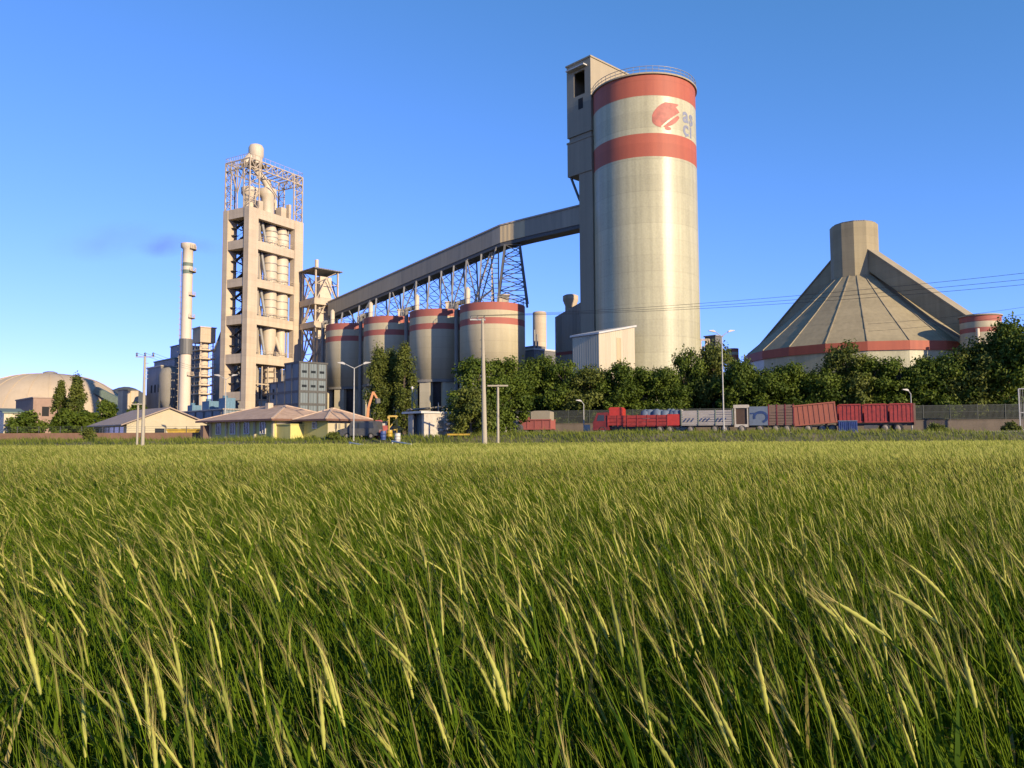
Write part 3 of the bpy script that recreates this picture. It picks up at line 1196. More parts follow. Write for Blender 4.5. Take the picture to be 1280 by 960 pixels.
# ------------------------------------------------------------------ steel lift tower behind the preheater
def lift_tower():
    D = 205
    cp = face_pt(392, D)
    cp.z = 1.6
    t = thing('lattice_tower', 'slim dusty steel lattice tower with a flat roof behind the gallery foot', 'tower', cp, GRID)
    z = lambda py: gz(py, 392, D) - cp.z
    S1, S2 = 6.6, 6.6
    zt = z(336)
    lv = [z(450), z(405), z(376), z(345)]
    mb = MB()
    for x in (0, S1):
        for y in (0, S2):
            mb.beam((x, y, 0), (x, y, zt), .4)
    for i, zl in enumerate(lv):
        z0 = 0 if i == 0 else lv[i - 1]
        for a, b in (((0, 0), (S1, 0)), ((0, 0), (0, S2)), ((S1, 0), (S1, S2)), ((0, S2), (S1, S2))):
            m = ((a[0] + b[0]) / 2, (a[1] + b[1]) / 2)
            mb.beam((a[0], a[1], z0), (m[0], m[1], zl), .28)
            mb.beam((b[0], b[1], z0), (m[0], m[1], zl), .28)
    nl = 12
    for k in range(nl):
        z0, z1 = zt * k / nl, zt * (k + 1) / nl
        for a_, b_ in (((0, 0), (S1, 0)), ((0, 0), (0, S2)), ((S1, 0), (S1, S2))):
            mb.beam((a_[0], a_[1], z1), (b_[0], b_[1], z1), .16)
            if k % 2:
                mb.beam((a_[0], a_[1], z0), (b_[0], b_[1], z1), .14)
    for k in range(6):
        z0, z1 = zt * (k + .1) / 6, zt * (k + .95) / 6
        y0, y1 = (.4, S2 - .4) if k % 2 else (S2 - .4, .4)
        mb.beam((-.35, y0, z0), (-.35, y1, z1), .6, .14)
    mb.build('steel_frame', M['steel'], t)
    mb = MB()
    for zl in lv[1:3]:
        mb.box(-.6, S1 + .6, -.6, S2 + .6, zl - .9, zl + .7)
    mb.build('floor_deck', M['conc'], t)
    mb = MB()
    mb.box(1.4, S1 - .8, .9, 4.0, 0, lv[1] - .9)
    mb.box(1.6, S1 - 1.0, 1.0, 3.8, lv[1] + .7, lv[2] - .9)
    mb.box(2.0, S1 - 1.2, 1.2, 3.6, lv[2] + .7, zt - 1.5)
    mb.tube((4.8, .6, 0), (4.8, .6, lv[2]), .5, n=12)
    mb.build('bucket_lift_casing', M['vessel'], t)
    mb = MB()
    mb.hexa([(-.9, -.9, zt), (S1 + 1, -.9, zt - .1), (S1 + 1, S2 + 1, zt - .1), (-.9, S2 + 1, zt), (-.9, -.9, zt + .3), (S1 + 1, -.9, zt + .2), (S1 + 1, S2 + 1, zt + .2), (-.9, S2 + 1, zt + .3)])
    mb.build('roof', M['clad_dark'], t)
    mb = MB()
    mb.tube((.6, .6, zt + .3), (.6, .6, zt + 2.6), .5, n=12)
    mb.build('vent_pipe', M['vessel'], t)


lift_tower()


# ------------------------------------------------------------------ chimney
def chimney():
    D = 196
    cp = face_pt(229.5, D)
    cp.z = 1.6
    t = thing('chimney', 'slim pale chimney with green bands and a flared top', 'chimney', cp, R_(12))
    z = lambda py: gz(py, 230.5, D) - cp.z
    H = z(305)
    r = 1.25
    mb = MB()
    mb.lathe([(r + .2, 0, 0), (r + .05, z(440), 0), (r, z(343), 1), (r, z(338), 0), (r, z(333.5), 1), (r, z(329), 0), (r, H - 1.4, 0), (r + .5, H - 1.0, 0), (r + .55, H, 0)], 40)
    mb.lathe([(r + .55, H), (r - .2, H), (r - .2, H - 3)], 40, smooth=False)
    mb.disc(r - .2, H - 3, 40, mi=2)
    mb.build('stack_shell', [M['chimney'], M['green_trim'], M['dark']], t)
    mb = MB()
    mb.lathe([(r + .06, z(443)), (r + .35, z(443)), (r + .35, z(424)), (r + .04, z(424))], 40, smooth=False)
    mb.build('dark_collar', M['clad_dark'], t)  # dark ring modelled in place of a shadow band across the stack
    mb = MB()
    for py in (312, 340, 370, 398, 470):
        zz_ = z(py)
        mb.lathe([(r + .05, zz_), (r + .75, zz_), (r + .75, zz_ + .15), (r + .05, zz_ + .15)], 32, smooth=False, a0=R_(-60), a1=R_(60))
        for k in range(9):
            an = R_(-60 + 15 * k)
            mb.beam(((r + .7) * math.cos(an), (r + .7) * math.sin(an), zz_), ((r + .7) * math.cos(an), (r + .7) * math.sin(an), zz_ + 1.1), .07)
    mb.build('service_platform', M['steel'], t)
    mb = MB()
    for dx in (-.25, .25):
        mb.beam((-r - .25, dx, 3), (-r - .25, dx, H - 2), .1)
    for k in range(30):
        zz_ = 4 + (H - 8) * k / 30
        mb.beam((-r - .3, -.4, zz_), (-r - .3, .4, zz_), .12)
        mb.beam((-r - .7, 0, zz_), (-r, 0, zz_), .08)
    mb.build('ladder', M['steel'], t)


chimney()


# ------------------------------------------------------------------ generic grid building
def block(name, label, cat, px, D, wx, wy, parts, zbase=None):
    cp = face_pt(px, D)
    if zbase is not None:
        cp.z = zbase
    t = thing(name, label, cat, cp, GRID)
    z = lambda py: gz(py, px, D) - cp.z
    parts(t, z, wx, wy)
    return t


def left_cluster():
    # dark mill building with a raised head
    def pa(t, z, a, b):
        mb = MB()
        mb.box(0, a, 0, b, 0, z(448))
        mb.build('wall', M['clad_dark'], t)
        mb = MB()
        mb.box(1.5, a - .5, -.0 + 1.0, 8.0, z(448), z(431))
        mb.build('roof_house', M['clad_dark'], t)
        mb = MB()
        mb.box(1.3, a - .3, .8, 8.2, z(431), z(431) + .3)
        mb.box(-.2, a + .2, -.2, b + .2, z(448) + .003, z(448) + .35)
        mb.build('roof', M['green_trim'], t)
        for k in range(4):
            mb = MB()
            y = 2 + k * 3.6
            mb.box(-.06, -.003, y, y + 1.6, z(470), z(462))
            mb.build('window', M['dark'], t)
    block('mill_building', 'dark dusty mill building just behind the chimney foot', 'building', 216, 240, 9, 18, pa, 1.6)

    def pb(t, z, a, b):
        mb = MB()
        mb.box(0, a, 0, b, 0, z(458))
        mb.build('wall', M['clad_dark'], t)
        mb = MB()
        mb.box(-.2, a + .2, -.2, b + .2, z(458), z(458) + .4)
        mb.build('roof', M['clad_grey'], t)
        for k in range(3):
            mb = MB()
            mb.box(-.06, -.003, 1 + k * 3, 2.2 + k * 3, z(490), z(480))
            mb.build('louvre', M['dark'], t)
    block('filter_building', 'low grey dusty building behind the thin concrete pole', 'building', 199, 232, 8, 12, pb, 1.6)

    # dusty hopper bins left of the chimney
    cp = face_pt(210, 221)
    cp.z = 1.6
    t = thing('hopper_bin', 'rounded dusty bin with a cone foot in front of the mill building', 'bin', cp)
    z = lambda py: gz(py, 210, 221) - cp.z
    mb = MB()
    mb.lathe([(.6, z(520)), (2.6, z(500)), (2.9, z(470)), (2.2, z(461)), (.5, z(459))], 28)
    mb.build('bin_shell', M['conc_gray'], t)
    mb = MB()
    for k in range(4):
        an = R_(45 + 90 * k)
        mb.beam((2.6 * math.cos(an), 2.6 * math.sin(an), 0), (2.6 * math.cos(an), 2.6 * math.sin(an), z(485)), .35)
    mb.build('leg_frame', M['steel_dark'], t)
    cp = face_pt(237, 222)
    cp.z = 1.6
    t = thing('dust_duct', 'bent pale duct curving up beside the chimney foot', 'duct', cp)
    z = lambda py: gz(py, 237, 222) - cp.z
    mb = MB()
    pts = [(-4.5, 0, z(478)), (-2.0, 0, z(471)), (.6, 0, z(472)), (1.8, 0, z(480)), (1.6, 0, z(495)), (.6, 0, z(512)), (.4, 0, 0)]
    for a, b in zip(pts, pts[1:]):
        mb.tube(a, b, 1.1, n=14)
    mb.build('duct_bend', M['conc_gray'], t)

    # box on a stack of platforms
    cp = face_pt(250, 204)
    cp.z = 1.6
    t = thing('filter_tower', 'beige boxed head on a stack of open platforms beside the chimney', 'tower', cp, GRID)
    z = lambda py: gz(py, 250, 204) - cp.z
    mb = MB()
    mb.box(-.8, 3.2, -.8, 4.4, z(428), z(410))
    mb.box(-1.0, 3.4, -1.0, 4.6, z(410) + .003, z(410) + .3)
    mb.build('head_box', M['conc'], t)
    mb = MB()
    mb.tube((1.2, 1.6, 0), (1.2, 1.6, z(428)), 1.15, n=18)
    mb.build('riser', M['vessel'], t)
    mb = MB()
    for x in (-.4, 2.8):
        for y in (-.2, 3.6):
            mb.beam((x, y, 0), (x, y, z(428)), .25)
    mb.build('leg_frame', M['steel'], t)
    for py in (438, 449, 460, 471, 482, 493):
        mb = MB()
        zz_ = z(py)
        mb.box(-.9, 3.3, -.9, 4.3, zz_, zz_ + .35)
        for x in (-.9, .5, 1.9, 3.3):
            mb.beam((x, -.85, zz_), (x, -.85, zz_ + 1.1), .09)
        for y in (-.9, .8, 2.6, 4.3):
            mb.beam((-.85, y, zz_), (-.85, y, zz_ + 1.1), .09)
        mb.beam((-.9, -.85, zz_ + 1.1), (3.3, -.85, zz_ + 1.1), .1)
        mb.beam((-.85, -.9, zz_ + 1.1), (-.85, 4.3, zz_ + 1.1), .1)
        mb.build('platform', M['conc'], t)

    # tall dark building tight against the preheater tower
    def pc(t, z, a, b):
        mb = MB()
        mb.prism([(0, 0), (b, 0), (b, z(438)), (0, z(398))], 'x', 0, a)
        mb.build('wall', M['clad_dark'], t)
        mb = MB()
        mb.hexa([(-.2, -.2, z(398) + .003), (a + .2, -.2, z(398) + .003), (a + .2, b + .2, z(438) + .003), (-.2, b + .2, z(438) + .003),
                 (-.2, -.2, z(398) + .4), (a + .2, -.2, z(398) + .4), (a + .2, b + .2, z(438) + .4), (-.2, b + .2, z(438) + .4)])
        mb.build('roof', M['clad_grey'], t)
    block('raw_meal_building', 'dark building with a slanting roof against the open frame tower', 'building', 280, 222, 8, 8.5, pc, 1.6)

    # long grey shed with blue machines on top
    def pd(t, z, a, b):
        mb = MB()
        mb.box(0, a, 0, b, 0, z(512))
        mb.build('wall', M['clad_blue'], t)
        mb = MB()
        mb.box(-.3, a + .3, -.3, b + .3, z(512), z(510.5))
        mb.build('roof', M['clad_grey'], t)
        for k in range(5):
            mb = MB()
            mb.box(-.12, -.003, 1.0 + k * 4.2, 1.5 + k * 4.2, .2, z(513))
            mb.build('pilaster', M['steel_dark'], t)
    block('long_shed', 'long low grey shed under blue machines, below the chimney', 'shed', 279, 150, 7, 22, pd, 1.6)
    for px, D, w, h_, lab in ((238, 166, 2.6, 1.4, 'small blue fan unit on the shed roof, closest to the chimney'),
                              (259, 158.5, 3.6, 1.9, 'blue fan unit on the middle of the low grey shed roof'),
                              (279.5, 152.5, 3.2, 2.2, 'blue fan unit on the shed roof nearest the open frame tower')):
        p = W(px, 509.8, D)
        p.z = gz(510.5, 279, 150)
        t = thing('fan_unit', lab, 'fan unit', p, GRID, 'blue fan units on the shed roof')
        mb = MB()
        mb.box(.6, 2.6, .6, .6 + w, .15, h_)
        mb.tube((1.2, .6 + w * .5, h_), (1.2, .6 + w * .5, h_ + .5), .5, n=12)
        mb.build('casing', M['sky_blue'], t)
        mb = MB()
        for y in (.8, .4 + w):
            mb.box(.7, 2.5, y - .1, y + .1, 0, .15)
        mb.build('skid', M['steel_dark'], t)

    # kiln hall closing the view under the open frame tower
    def pk(t, z, a, b):
        mb = MB()
        mb.prism([(0, 0), (b, 0), (b, z(466)), (b / 2, z(457)), (0, z(466))], 'x', 0, a)
        mb.build('wall', M['clad_grey'], t)
        mb = MB()
        for y0, y1, za, zb in ((-.3, b / 2, z(466), z(457)), (b / 2, b + .3, z(457), z(466))):
            mb.hexa([(-.3, y0, za + .01), (a + .3, y0, za + .01), (a + .3, y1, zb + .01), (-.3, y1, zb + .01), (-.3, y0, za + .3), (a + .3, y0, za + .3), (a + .3, y1, zb + .3), (-.3, y1, zb + .3)])
        mb.build('roof', M['clad_dark'], t)
        for k in range(7):
            mb = MB()
            mb.box(1.5 + k * 6, 4.5 + k * 6, -.06, -.003, z(500), z(482))
            mb.build('louvre', M['dark'], t)
    block('kiln_hall', 'long grey hall seen behind the foot of the open frame tower', 'hall', 296, 262, 46, 16, pk, 1.6)

    # panelled building, its slate blue darkened in place of shade
    def pe(t, z, a, b):
        m_ = 7.0
        mb = MB()
        mb.box(0, a, 0, m_, 0, z(453.5))
        mb.box(0, a, m_, b, 0, z(476))
        mb.build('wall', M['clad_blue'], t)
        mb = MB()
        mb.box(-.2, a + .2, -.2, m_ + .2, z(453.5) + .003, z(453.5) + .4)
        mb.box(-.2, a + .2, m_ + .23, b + .2, z(476) + .003, z(476) + .35)
        mb.build('roof', M['steel_dark'], t)
        mb = MB()
        for py in (473, 489, 505):
            mb.box(-.08, -.003, -.05, b - .05 if py > 476 else m_, z(py) - .28, z(py) + .28)
            mb.box(-.05, a, -.08, -.003, z(py) - .28, z(py) + .28)
        for y in (0.15, 3.6, 7.0, 11.0, b - .2):
            mb.box(-.1, -.003, y - .18, y + .18, 0, z(453.5) if y <= 7.0 else z(476))
        for x in (0.15, 2.4, 4.7, a - .15):
            mb.box(x - .16, x + .16, -.1, -.003, 0, z(453.5))
        mb.build('frame_strip', M['steel_dark'], t)
        for x in (1.28, 3.55, 5.8):
            for py in (464, 482):
                mb = MB()
                mb.box(x - .6, x + .6, -.07, -.004, z(py) - .28, z(py) + .28)
                mb.build('window', M['glass'], t)
        mb = MB()
        mb.box(-.07, -.004, b - 2.6, b - 1.9, z(496), z(483))
        mb.build('door', M['dark'], t)
    block('panelled_building', 'slate blue panelled building with dark strips beside the short silos', 'building', 373, 181, 7.1, 15, pe, 1.7)


left_cluster()


# ------------------------------------------------------------------ behind the short silos: right hand group
def middle_group():
    # grey tower building with a mushroom vent
    def pa(t, z, a, b):
        mb = MB()
        mb.prism([(0, 0), (b, 0), (b, z(391)), (0, z(377))], 'x', 0, a)
        mb.build('wall', M['clad_grey'], t)
        mb = MB()
        mb.lathe([(1.25, z(388)), (1.25, z(378)), (1.75, z(371)), (1.75, z(365)), (1.2, z(363.5))], 24, (1.8, b - 3.2, 0))
        mb.disc(1.2, z(363.5), 24, (1.8, b - 3.2))
        mb.build('mushroom_vent', M['mound'], t)
        mb = MB()
        mb.box(-.05, -.003, 0.3, b - .3, z(441), z(437))
        mb.build('red_stripe', M['pinkish'], t)
    block('packing_building', 'grey building with a mushroom vent left of the tall silo', 'building', 729, 172, 8, 8.2, pa, 2.0)

    # short round bin and pipes on a dark low roof
    cp = face_pt(675.5, 200)
    cp.z = 2.0
    t = thing('round_bin', 'short round tan bin standing between the banded silo and grey building', 'bin', cp)
    z = lambda py: gz(py, 675.5, 200) - cp.z
    mb = MB()
    mb.lathe([(1.75, 0), (1.75, z(391)), (1.5, z(390))], 28)
    mb.disc(1.5, z(390), 28)
    mb.build('bin_shell', M['conc'], t)

    def pb(t, z, a, b):
        mb = MB()
        mb.box(0, a, 0, b, 0, z(437))
        mb.box(1, a - 6, 1, b - 1, z(437), z(431))
        mb.build('wall', M['clad_dark'], t)
        mb = MB()
        mb.box(-.2, a + .2, -.2, b + .2, z(437) + .003, z(437) + .4)
        mb.build('roof', M['white'], t)
        mb = MB()
        for x, h_ in ((1.0, 5), (2.0, 4), (9.2, 3.0)):
            mb.tube((x, .8, z(437)), (x, .8, z(437) + h_), .22, n=8)
        mb.build('vent_pipe', M['steel_grey'], t)
    block('low_plant_room', 'low dark plant room under the short round bin', 'building', 668, 190, 11, 7, pb, 2.0)

    # cream corrugated shed in front of the tall silo
    def pc(t, z, a, b):
        z0, z1 = z(417.5), z(417.5) + 2.0
        mb = MB()
        mb.prism([(0, 0), (a, 0), (a, z1), (0, z0)], 'y', 0, b, 0)
        mb.build('wall', M['clad_cream'], t)
        mb = MB()
        mb.hexa([(-.3, -.3, z0), (a + .2, -.3, z1 + .05), (a + .2, b + .3, z1 + .05), (-.3, b + .3, z0), (-.3, -.3, z0 + .3), (a + .2, -.3, z1 + .35), (a + .2, b + .3, z1 + .35), (-.3, b + .3, z0 + .3)])
        mb.build('roof', M['white'], t)
        mb = MB()
        mb.box(a * .48, a * .60, -.04, -.003, .2, z0 - .2)
        mb.build('door_strip', M['gallery_tan'], t)
    block('loading_shed', 'cream corrugated shed with a pale slanted roof before the tall silo', 'shed', 750, 127, 9.3, 5.8, pc, 2.0)

    # steel frame with stairs right of the tall silo
    cp = face_pt(884, 150)
    cp.z = 2.0
    t = thing('stair_tower', 'slim steel stair frame at the right foot of the tall silo', 'stairs', cp)
    z = lambda py: gz(py, 884, 150) - cp.z
    mb = MB()
    H = z(424)
    for x in (-.8, .8):
        for y in (0, 1.8):
            mb.beam((x, y, 0), (x, y, H), .2)
    k = 8
    for j in range(k):
        z0, z1 = H * j / k, H * (j + 1) / k
        s = 1 if j % 2 else -1
        mb.beam((-.8 * s, .0, z0), (.8 * s, .0, z1), .4, .14)
        mb.beam((-.8, 0, z1), (.8, 0, z1), .16)
        mb.beam((-.8, 1.8, z1), (.8, 1.8, z1), .16)
    mb.build('stair_frame', M['steel'], t)
    cp = face_pt(897, 165)
    cp.z = 2.0
    t = thing('dark_shed', 'dark boxy plant room right of the tall silo behind the trees', 'building', cp, GRID)
    z = lambda py: gz(py, 897, 165) - cp.z
    mb = MB()
    mb.box(0, 2.6, 0, 2.6, 0, z(420))
    mb.build('wall', M['clad_dark'], t)
    mb = MB()
    mb.box(-.2, 2.8, -.2, 2.8, z(420), z(418.5))
    mb.build('roof', M['steel_grey'], t)
    # small red and white drum between silo and cone
    cp = face_pt(918, 210)
    cp.z = 2.0
    t = thing('banded_drum', 'small red banded drum between the tall silo and the cone roof', 'tank', cp)
    z = lambda py: gz(py, 918, 210) - cp.z
    mb = MB()
    mb.lathe([(1.6, 0, 0), (1.6, z(450), 1), (1.6, z(444), 0), (1.6, z(440.5), 1), (1.6, z(436), 1)], 24)
    mb.disc(1.6, z(436), 24)
    mb.build('drum_shell', [M['silo2'], M['silo_red2']], t)


middle_group()


# ------------------------------------------------------------------ cone roofed store
def cone_store():
    D = 190
    px = 1076
    cp = face_pt(px, D)
    cp.z = 2.0
    brg = math.atan2(cp.x, cp.y)
    t = thing('cone_store', 'huge faceted concrete cone store with red rim and square sloping galleries', 'store', cp, -brg)
    Rb, Rt = 26.6, 5.45
    dep = cp.y
    z = lambda py, off=0: gz(py, px, dep - off) - cp.z
    zr1 = z(427, Rb * .92)
    zr0 = z(438.5, Rb * .92)
    zc = z(344, Rt)
    zt = z(276, Rt)
    n = 20
    ph = R_(-90 + 4.1)
    mb = MB()
    mb.lathe([(Rb - .35, 0, 0), (Rb - .35, zr0, 0)], n, phase=ph, smooth=False)
    mb.build('drum_wall', M['silo'], t)
    mb = MB()
    mb.lathe([(Rb - .5, zr0), (Rb, zr0), (Rb, zr1), (Rb - .5, zr1)], n, phase=ph, smooth=False)
    mb.build('red_rim', M['silo_red'], t)
    mb = MB()
    prof = [(Rb - .1, zr1 + .003)]
    for k in range(1, 6):
        f = k / 6
        r = Rb + (Rt - Rb) * f - 0.4 * math.sin(math.pi * f)
        prof.append((r, zr1 + (zc - zr1) * f))
    prof.append((Rt - .5, zc + .4))
    mb.lathe(prof, n, phase=ph, smooth=False)
    mb.build('cone_roof', M['cone'], t)
    mb = MB()
    for k in range(n):
        an = ph + 2 * math.pi * k / n
        for (r0, z0), (r1, z1) in zip(prof, prof[1:]):
            mb.beam((r0 * math.cos(an), r0 * math.sin(an), z0 + .1), (r1 * math.cos(an), r1 * math.sin(an), z1 + .02), .2, .18)
    mb.build('rib', M['cone_rib'], t)
    mb = MB()
    mb.lathe([(Rt, zc - 2.2), (Rt, zt)], 12, phase=R_(-90), smooth=False)
    mb.disc(Rt, zt, 12, phase=R_(-90))
    mb.build('top_tower', M['cone'], t)
    mb = MB()
    mb.lathe([(Rt - .6, zt + .003), (Rt - .6, zt + .4), (0.6, zt + 1.0)], 12, phase=R_(-90), smooth=False)
    mb.disc(.6, zt + 1.0, 12, phase=R_(-90))
    mb.build('tower_cap', M['clad_dark'], t)
    # the two sloping galleries lie on one axis through the tower
    inv = Matrix.Rotation(brg, 4, 'Z') @ Matrix.Translation(-cp)
    ax = Vector((.45, -.893, 0))
    sd_ = Vector((-.893, -.45, 0))
    c = Vector((cp.x, cp.y, 0))

    def run(s0, s1, z0t, z1t, hh, name, mat, w=3.0, so_=0.0):
        q = []
        for zz_ in (-hh, 0):
            for s, zt_, sg in ((s0, z0t, -1), (s1, z1t, -1), (s1, z1t, 1), (s0, z0t, 1)):
                p = c + ax * s + sd_ * (-sg * w / 2 + so_)
                q.append(inv @ Vector((p.x, p.y, zt_ + zz_)))
        m_ = MB()
        m_.hexa(q)
        return m_.build(name, mat, t)
    zhi = gz(312, 1090, 186)
    zlo = gz(394, 1205, 166)
    run(4.5, 29.0, zhi, zlo - 1, 5.0, 'sloping_gallery', M['cone'])
    run(4.5, 29.0, zhi + .35, zlo - .65, .34, 'gallery_roof', M['cone_rib'], 3.5)
    run(4.5, 31.0, zhi - 8.3, zlo - 8.2, .9, 'lower_walkway', M['cone_rib'], 2.4)
    run(-4.5, -35.0, zhi, zlo - 3.4, 6.5, 'sloping_gallery', M['cone'])
    run(-4.5, -35.0, zhi + .35, zlo - 3.05, .34, 'gallery_roof', M['cone_rib'], 3.5)
    # round transfer tower at the foot of the right gallery
    D2 = 160
    cp2 = face_pt(1232, D2)
    cp2.z = 2.0
    t2 = thing('transfer_silo', 'small round red and white banded tower at the gallery foot', 'silo', cp2)
    z = lambda py: gz(py, 1229, D2 - 4) - cp2.z
    mb = MB()
    r = 3.75
    mb.lathe([(r, 0, 0), (r, z(414), 1), (r, z(408), 0), (r, z(400.5), 1), (r, z(393), 1)], 48)
    mb.disc(r, z(393), 48, mi=0)
    mb.build('tower_shell', [M['silo2'], M['silo_red2']], t2)
    mb = MB()
    mb.lathe([(r + .01, z(393)), (r + .25, z(393)), (r + .25, z(391.5)), (r - .8, z(391.5))], 48, smooth=False)
    mb.disc(r - .8, z(391.5), 48)
    mb.build('roof_slab', M['pent'], t2)
    mb = MB()
    mb.tube((-2.6, -3.3, 0), (-2.6, -3.3, z(410)), .35, n=10)
    mb.build('down_pipe', M['vessel'], t2)


cone_store()


# ------------------------------------------------------------------ dome store at the far left and things beside it
def dome_store():
    D = 268
    cp = face_pt(60, D)
    cp.z = 1.4
    t = thing('dome_store', 'wide tan dome store behind the left poplars', 'store', cp)
    H = gz(466, 60, D - 6) - cp.z
    rr = 27.0
    mb = MB()
    prof = []
    for k in range(15):
        a = (math.pi / 2) * k / 14
        prof.append((rr * math.cos(a) ** .75, H * math.sin(a) ** .95))
    prof[-1] = (.3, H)
    mb.lathe(prof, 48)
    mb.disc(.3, H, 48)
    mb.build('dome_shell', M['mound'], t)
    mb = MB()
    prof2 = [(r + .08, z_ + .04) for r, z_ in prof]
    for k in range(0, 48, 2):
        an = 2 * math.pi * k / 48
        for (r0, z0), (r1, z1) in zip(prof2[3:], prof2[4:]):
            mb.beam((r0 * math.cos(an), r0 * math.sin(an), z0), (r1 * math.cos(an), r1 * math.sin(an), z1), .25, .18)
    mb.build('shell_seam', M['mound'], t)
    mb = MB()
    mb.lathe([(2.2, H - .3), (2.2, H + .6), (1.0, H + 1.0)], 20)
    mb.disc(1.0, H + 1.0, 20)
    mb.build('crown_vent', M['conc_gray'], t)
    # green sloping gallery down the right flank
    mb = MB()
    mb.beam((20, -8, H * .74), (33.5, -8, H * .44), 2.2, 2.2)
    mb.build('green_gallery', M['green_trim'], t)
    # beige hoist house
    def pa(t, z, a, b):
        mb = MB()
        mb.box(0, a, 0, b, 0, z(488))
        mb.build('wall', M['conc'], t)
        mb = MB()
        mb.box(-.2, a + .2, -.2, b + .2, z(488), z(487))
        mb.build('roof', M['conc_gray'], t)
        mb = MB()
        mb.box(a * .45, a * .52, -.1, -.003, .5, z(489))
        mb.build('pilaster', M['gallery_tan'], t)
    block('hoist_house', 'narrow tan tower block at the right edge of the dome', 'building', 152, 235, 4.4, 4.5, pa, 1.4)
    # pale green shed at the frame edge
    def pb(t, z, a, b):
        mb = MB()
        mb.prism([(0, 0), (b, 0), (b, z(516)), (b / 2, z(511)), (0, z(516))], 'x', 0, a)
        mb.build('wall', M['clad_cream'], t)
        mb = MB()
        for y0, y1, za, zb in ((-.3, b / 2, z(516.5), z(511)), (b / 2, b + .3, z(511), z(516.5))):
            mb.hexa([(-.3, y0, za + .01), (a + .3, y0, za + .01), (a + .3, y1, zb + .01), (-.3, y1, zb + .01), (-.3, y0, za + .25), (a + .3, y0, za + .25), (a + .3, y1, zb + .25), (-.3, y1, zb + .25)])
        mb.build('roof', M['green_trim'], t)
    block('pale_shed', 'small pale shed with a green roof at the left edge', 'shed', 4, 140, 3, 9, pb, 1.4)
    # brick works wall with a pale gable, under the dome
    def pc(t, z, a, b):
        mb = MB()
        mb.box(0, a, 0, b, 0, z(497.5))
        mb.build('wall', weathered('pink_brick', (0.48, 0.33, 0.25), (0.36, 0.24, 0.18), 0.8, 0.3, 0.9, 0.2), t)
        mb = MB()
        mb.box(-.2, a + .2, -.2, b + .2, z(497.5), z(496))
        mb.build('roof', M['sheet_roof'], t)
        mb = MB()
        for k in range(2):
            mb = MB()
            mb.box(2 + k * 3.4, 3.6 + k * 3.4, -.05, -.003, z(520), z(508))
            mb.build('window', M['dark'], t)
    block('brick_workshop', 'low pink brick workshop below the tan dome', 'building', 40, 200, 9, 20, pc, 1.4)

    # cream hall with gable
    cp = face_pt(158, 116)
    t = thing('gable_hall', 'cream gabled hall with a faded brown roof', 'hall', cp, GRID)
    zf = lambda py: gz(py, 158, 116) - cp.z
    a, b = 12.0, 16.5
    ze, zr = 2.6, 2.6 + 2.35
    mb = MB()
    mb.prism([(0, 0), (a, 0), (a, ze), (a / 2, zr), (0, ze)], 'y', 0, b)
    mb.build('wall', M['cream_wall'], t)
    mb = MB()
    for x0, x1, za, zb in ((-.9, a / 2, ze - .35, zr), (a / 2, a + .9, zr, ze - .35)):
        mb.hexa([(x0, -.5, za + .02), (x1, -.5, zb + .02), (x1, b + .5, zb + .02), (x0, b + .5, za + .02), (x0, -.5, za + .2), (x1, -.5, zb + .2), (x1, b + .5, zb + .2), (x0, b + .5, za + .2)])
    mb.build('roof', M['sheet_roof'], t)
    for k in range(6):
        mb = MB()
        mb.box(-.05, -.003, 1 + k * 2.5, 2.9 + k * 2.5, 1.2, 2.1)
        mb.build('window', M['glass'], t)
    for k in range(4):
        mb = MB()
        mb.box(4.0 + k * 1.9, 5.4 + k * 1.9, -.05, -.003, 1.0, 1.9)
        mb.build('window', M['glass'], t)


dome_store()


# ------------------------------------------------------------------ gate houses
def window(t, x0, x1, z0, z1, side='x', yoff=0.0, dark=True):
    """window set into the left face (side x) or right face (side y) of a grid house"""
    def bx(mb, a0, a1, d0, d1, c0, c1):
        if side == 'x':
            mb.box(d0, d1, a0, a1, c0, c1)
        else:
            mb.box(a0, a1, d0, d1, c0, c1)
    mb = MB()
    bx(mb, x0, x1, -.10 + yoff, -.003 + yoff, z0, z0 + .1)
    bx(mb, x0, x1, -.10 + yoff, -.003 + yoff, z1 - .1, z1)
    bx(mb, x0, x0 + .13, -.10 + yoff, -.003 + yoff, z0 + .1, z1 - .1)
    bx(mb, x1 - .13, x1, -.10 + yoff, -.003 + yoff, z0 + .1, z1 - .1)
    bx(mb, (x0 + x1) / 2 - .05, (x0 + x1) / 2 + .05, -.09 + yoff, -.003 + yoff, z0 + .1, z1 - .1)
    f = mb.build('window', M['white'], t)
    mb = MB()
    bx(mb, x0 + .13, x1 - .13, -.04 + yoff, -.004 + yoff, z0 + .1, z1 - .1)
    mb.build('pane', M['glass'], f)


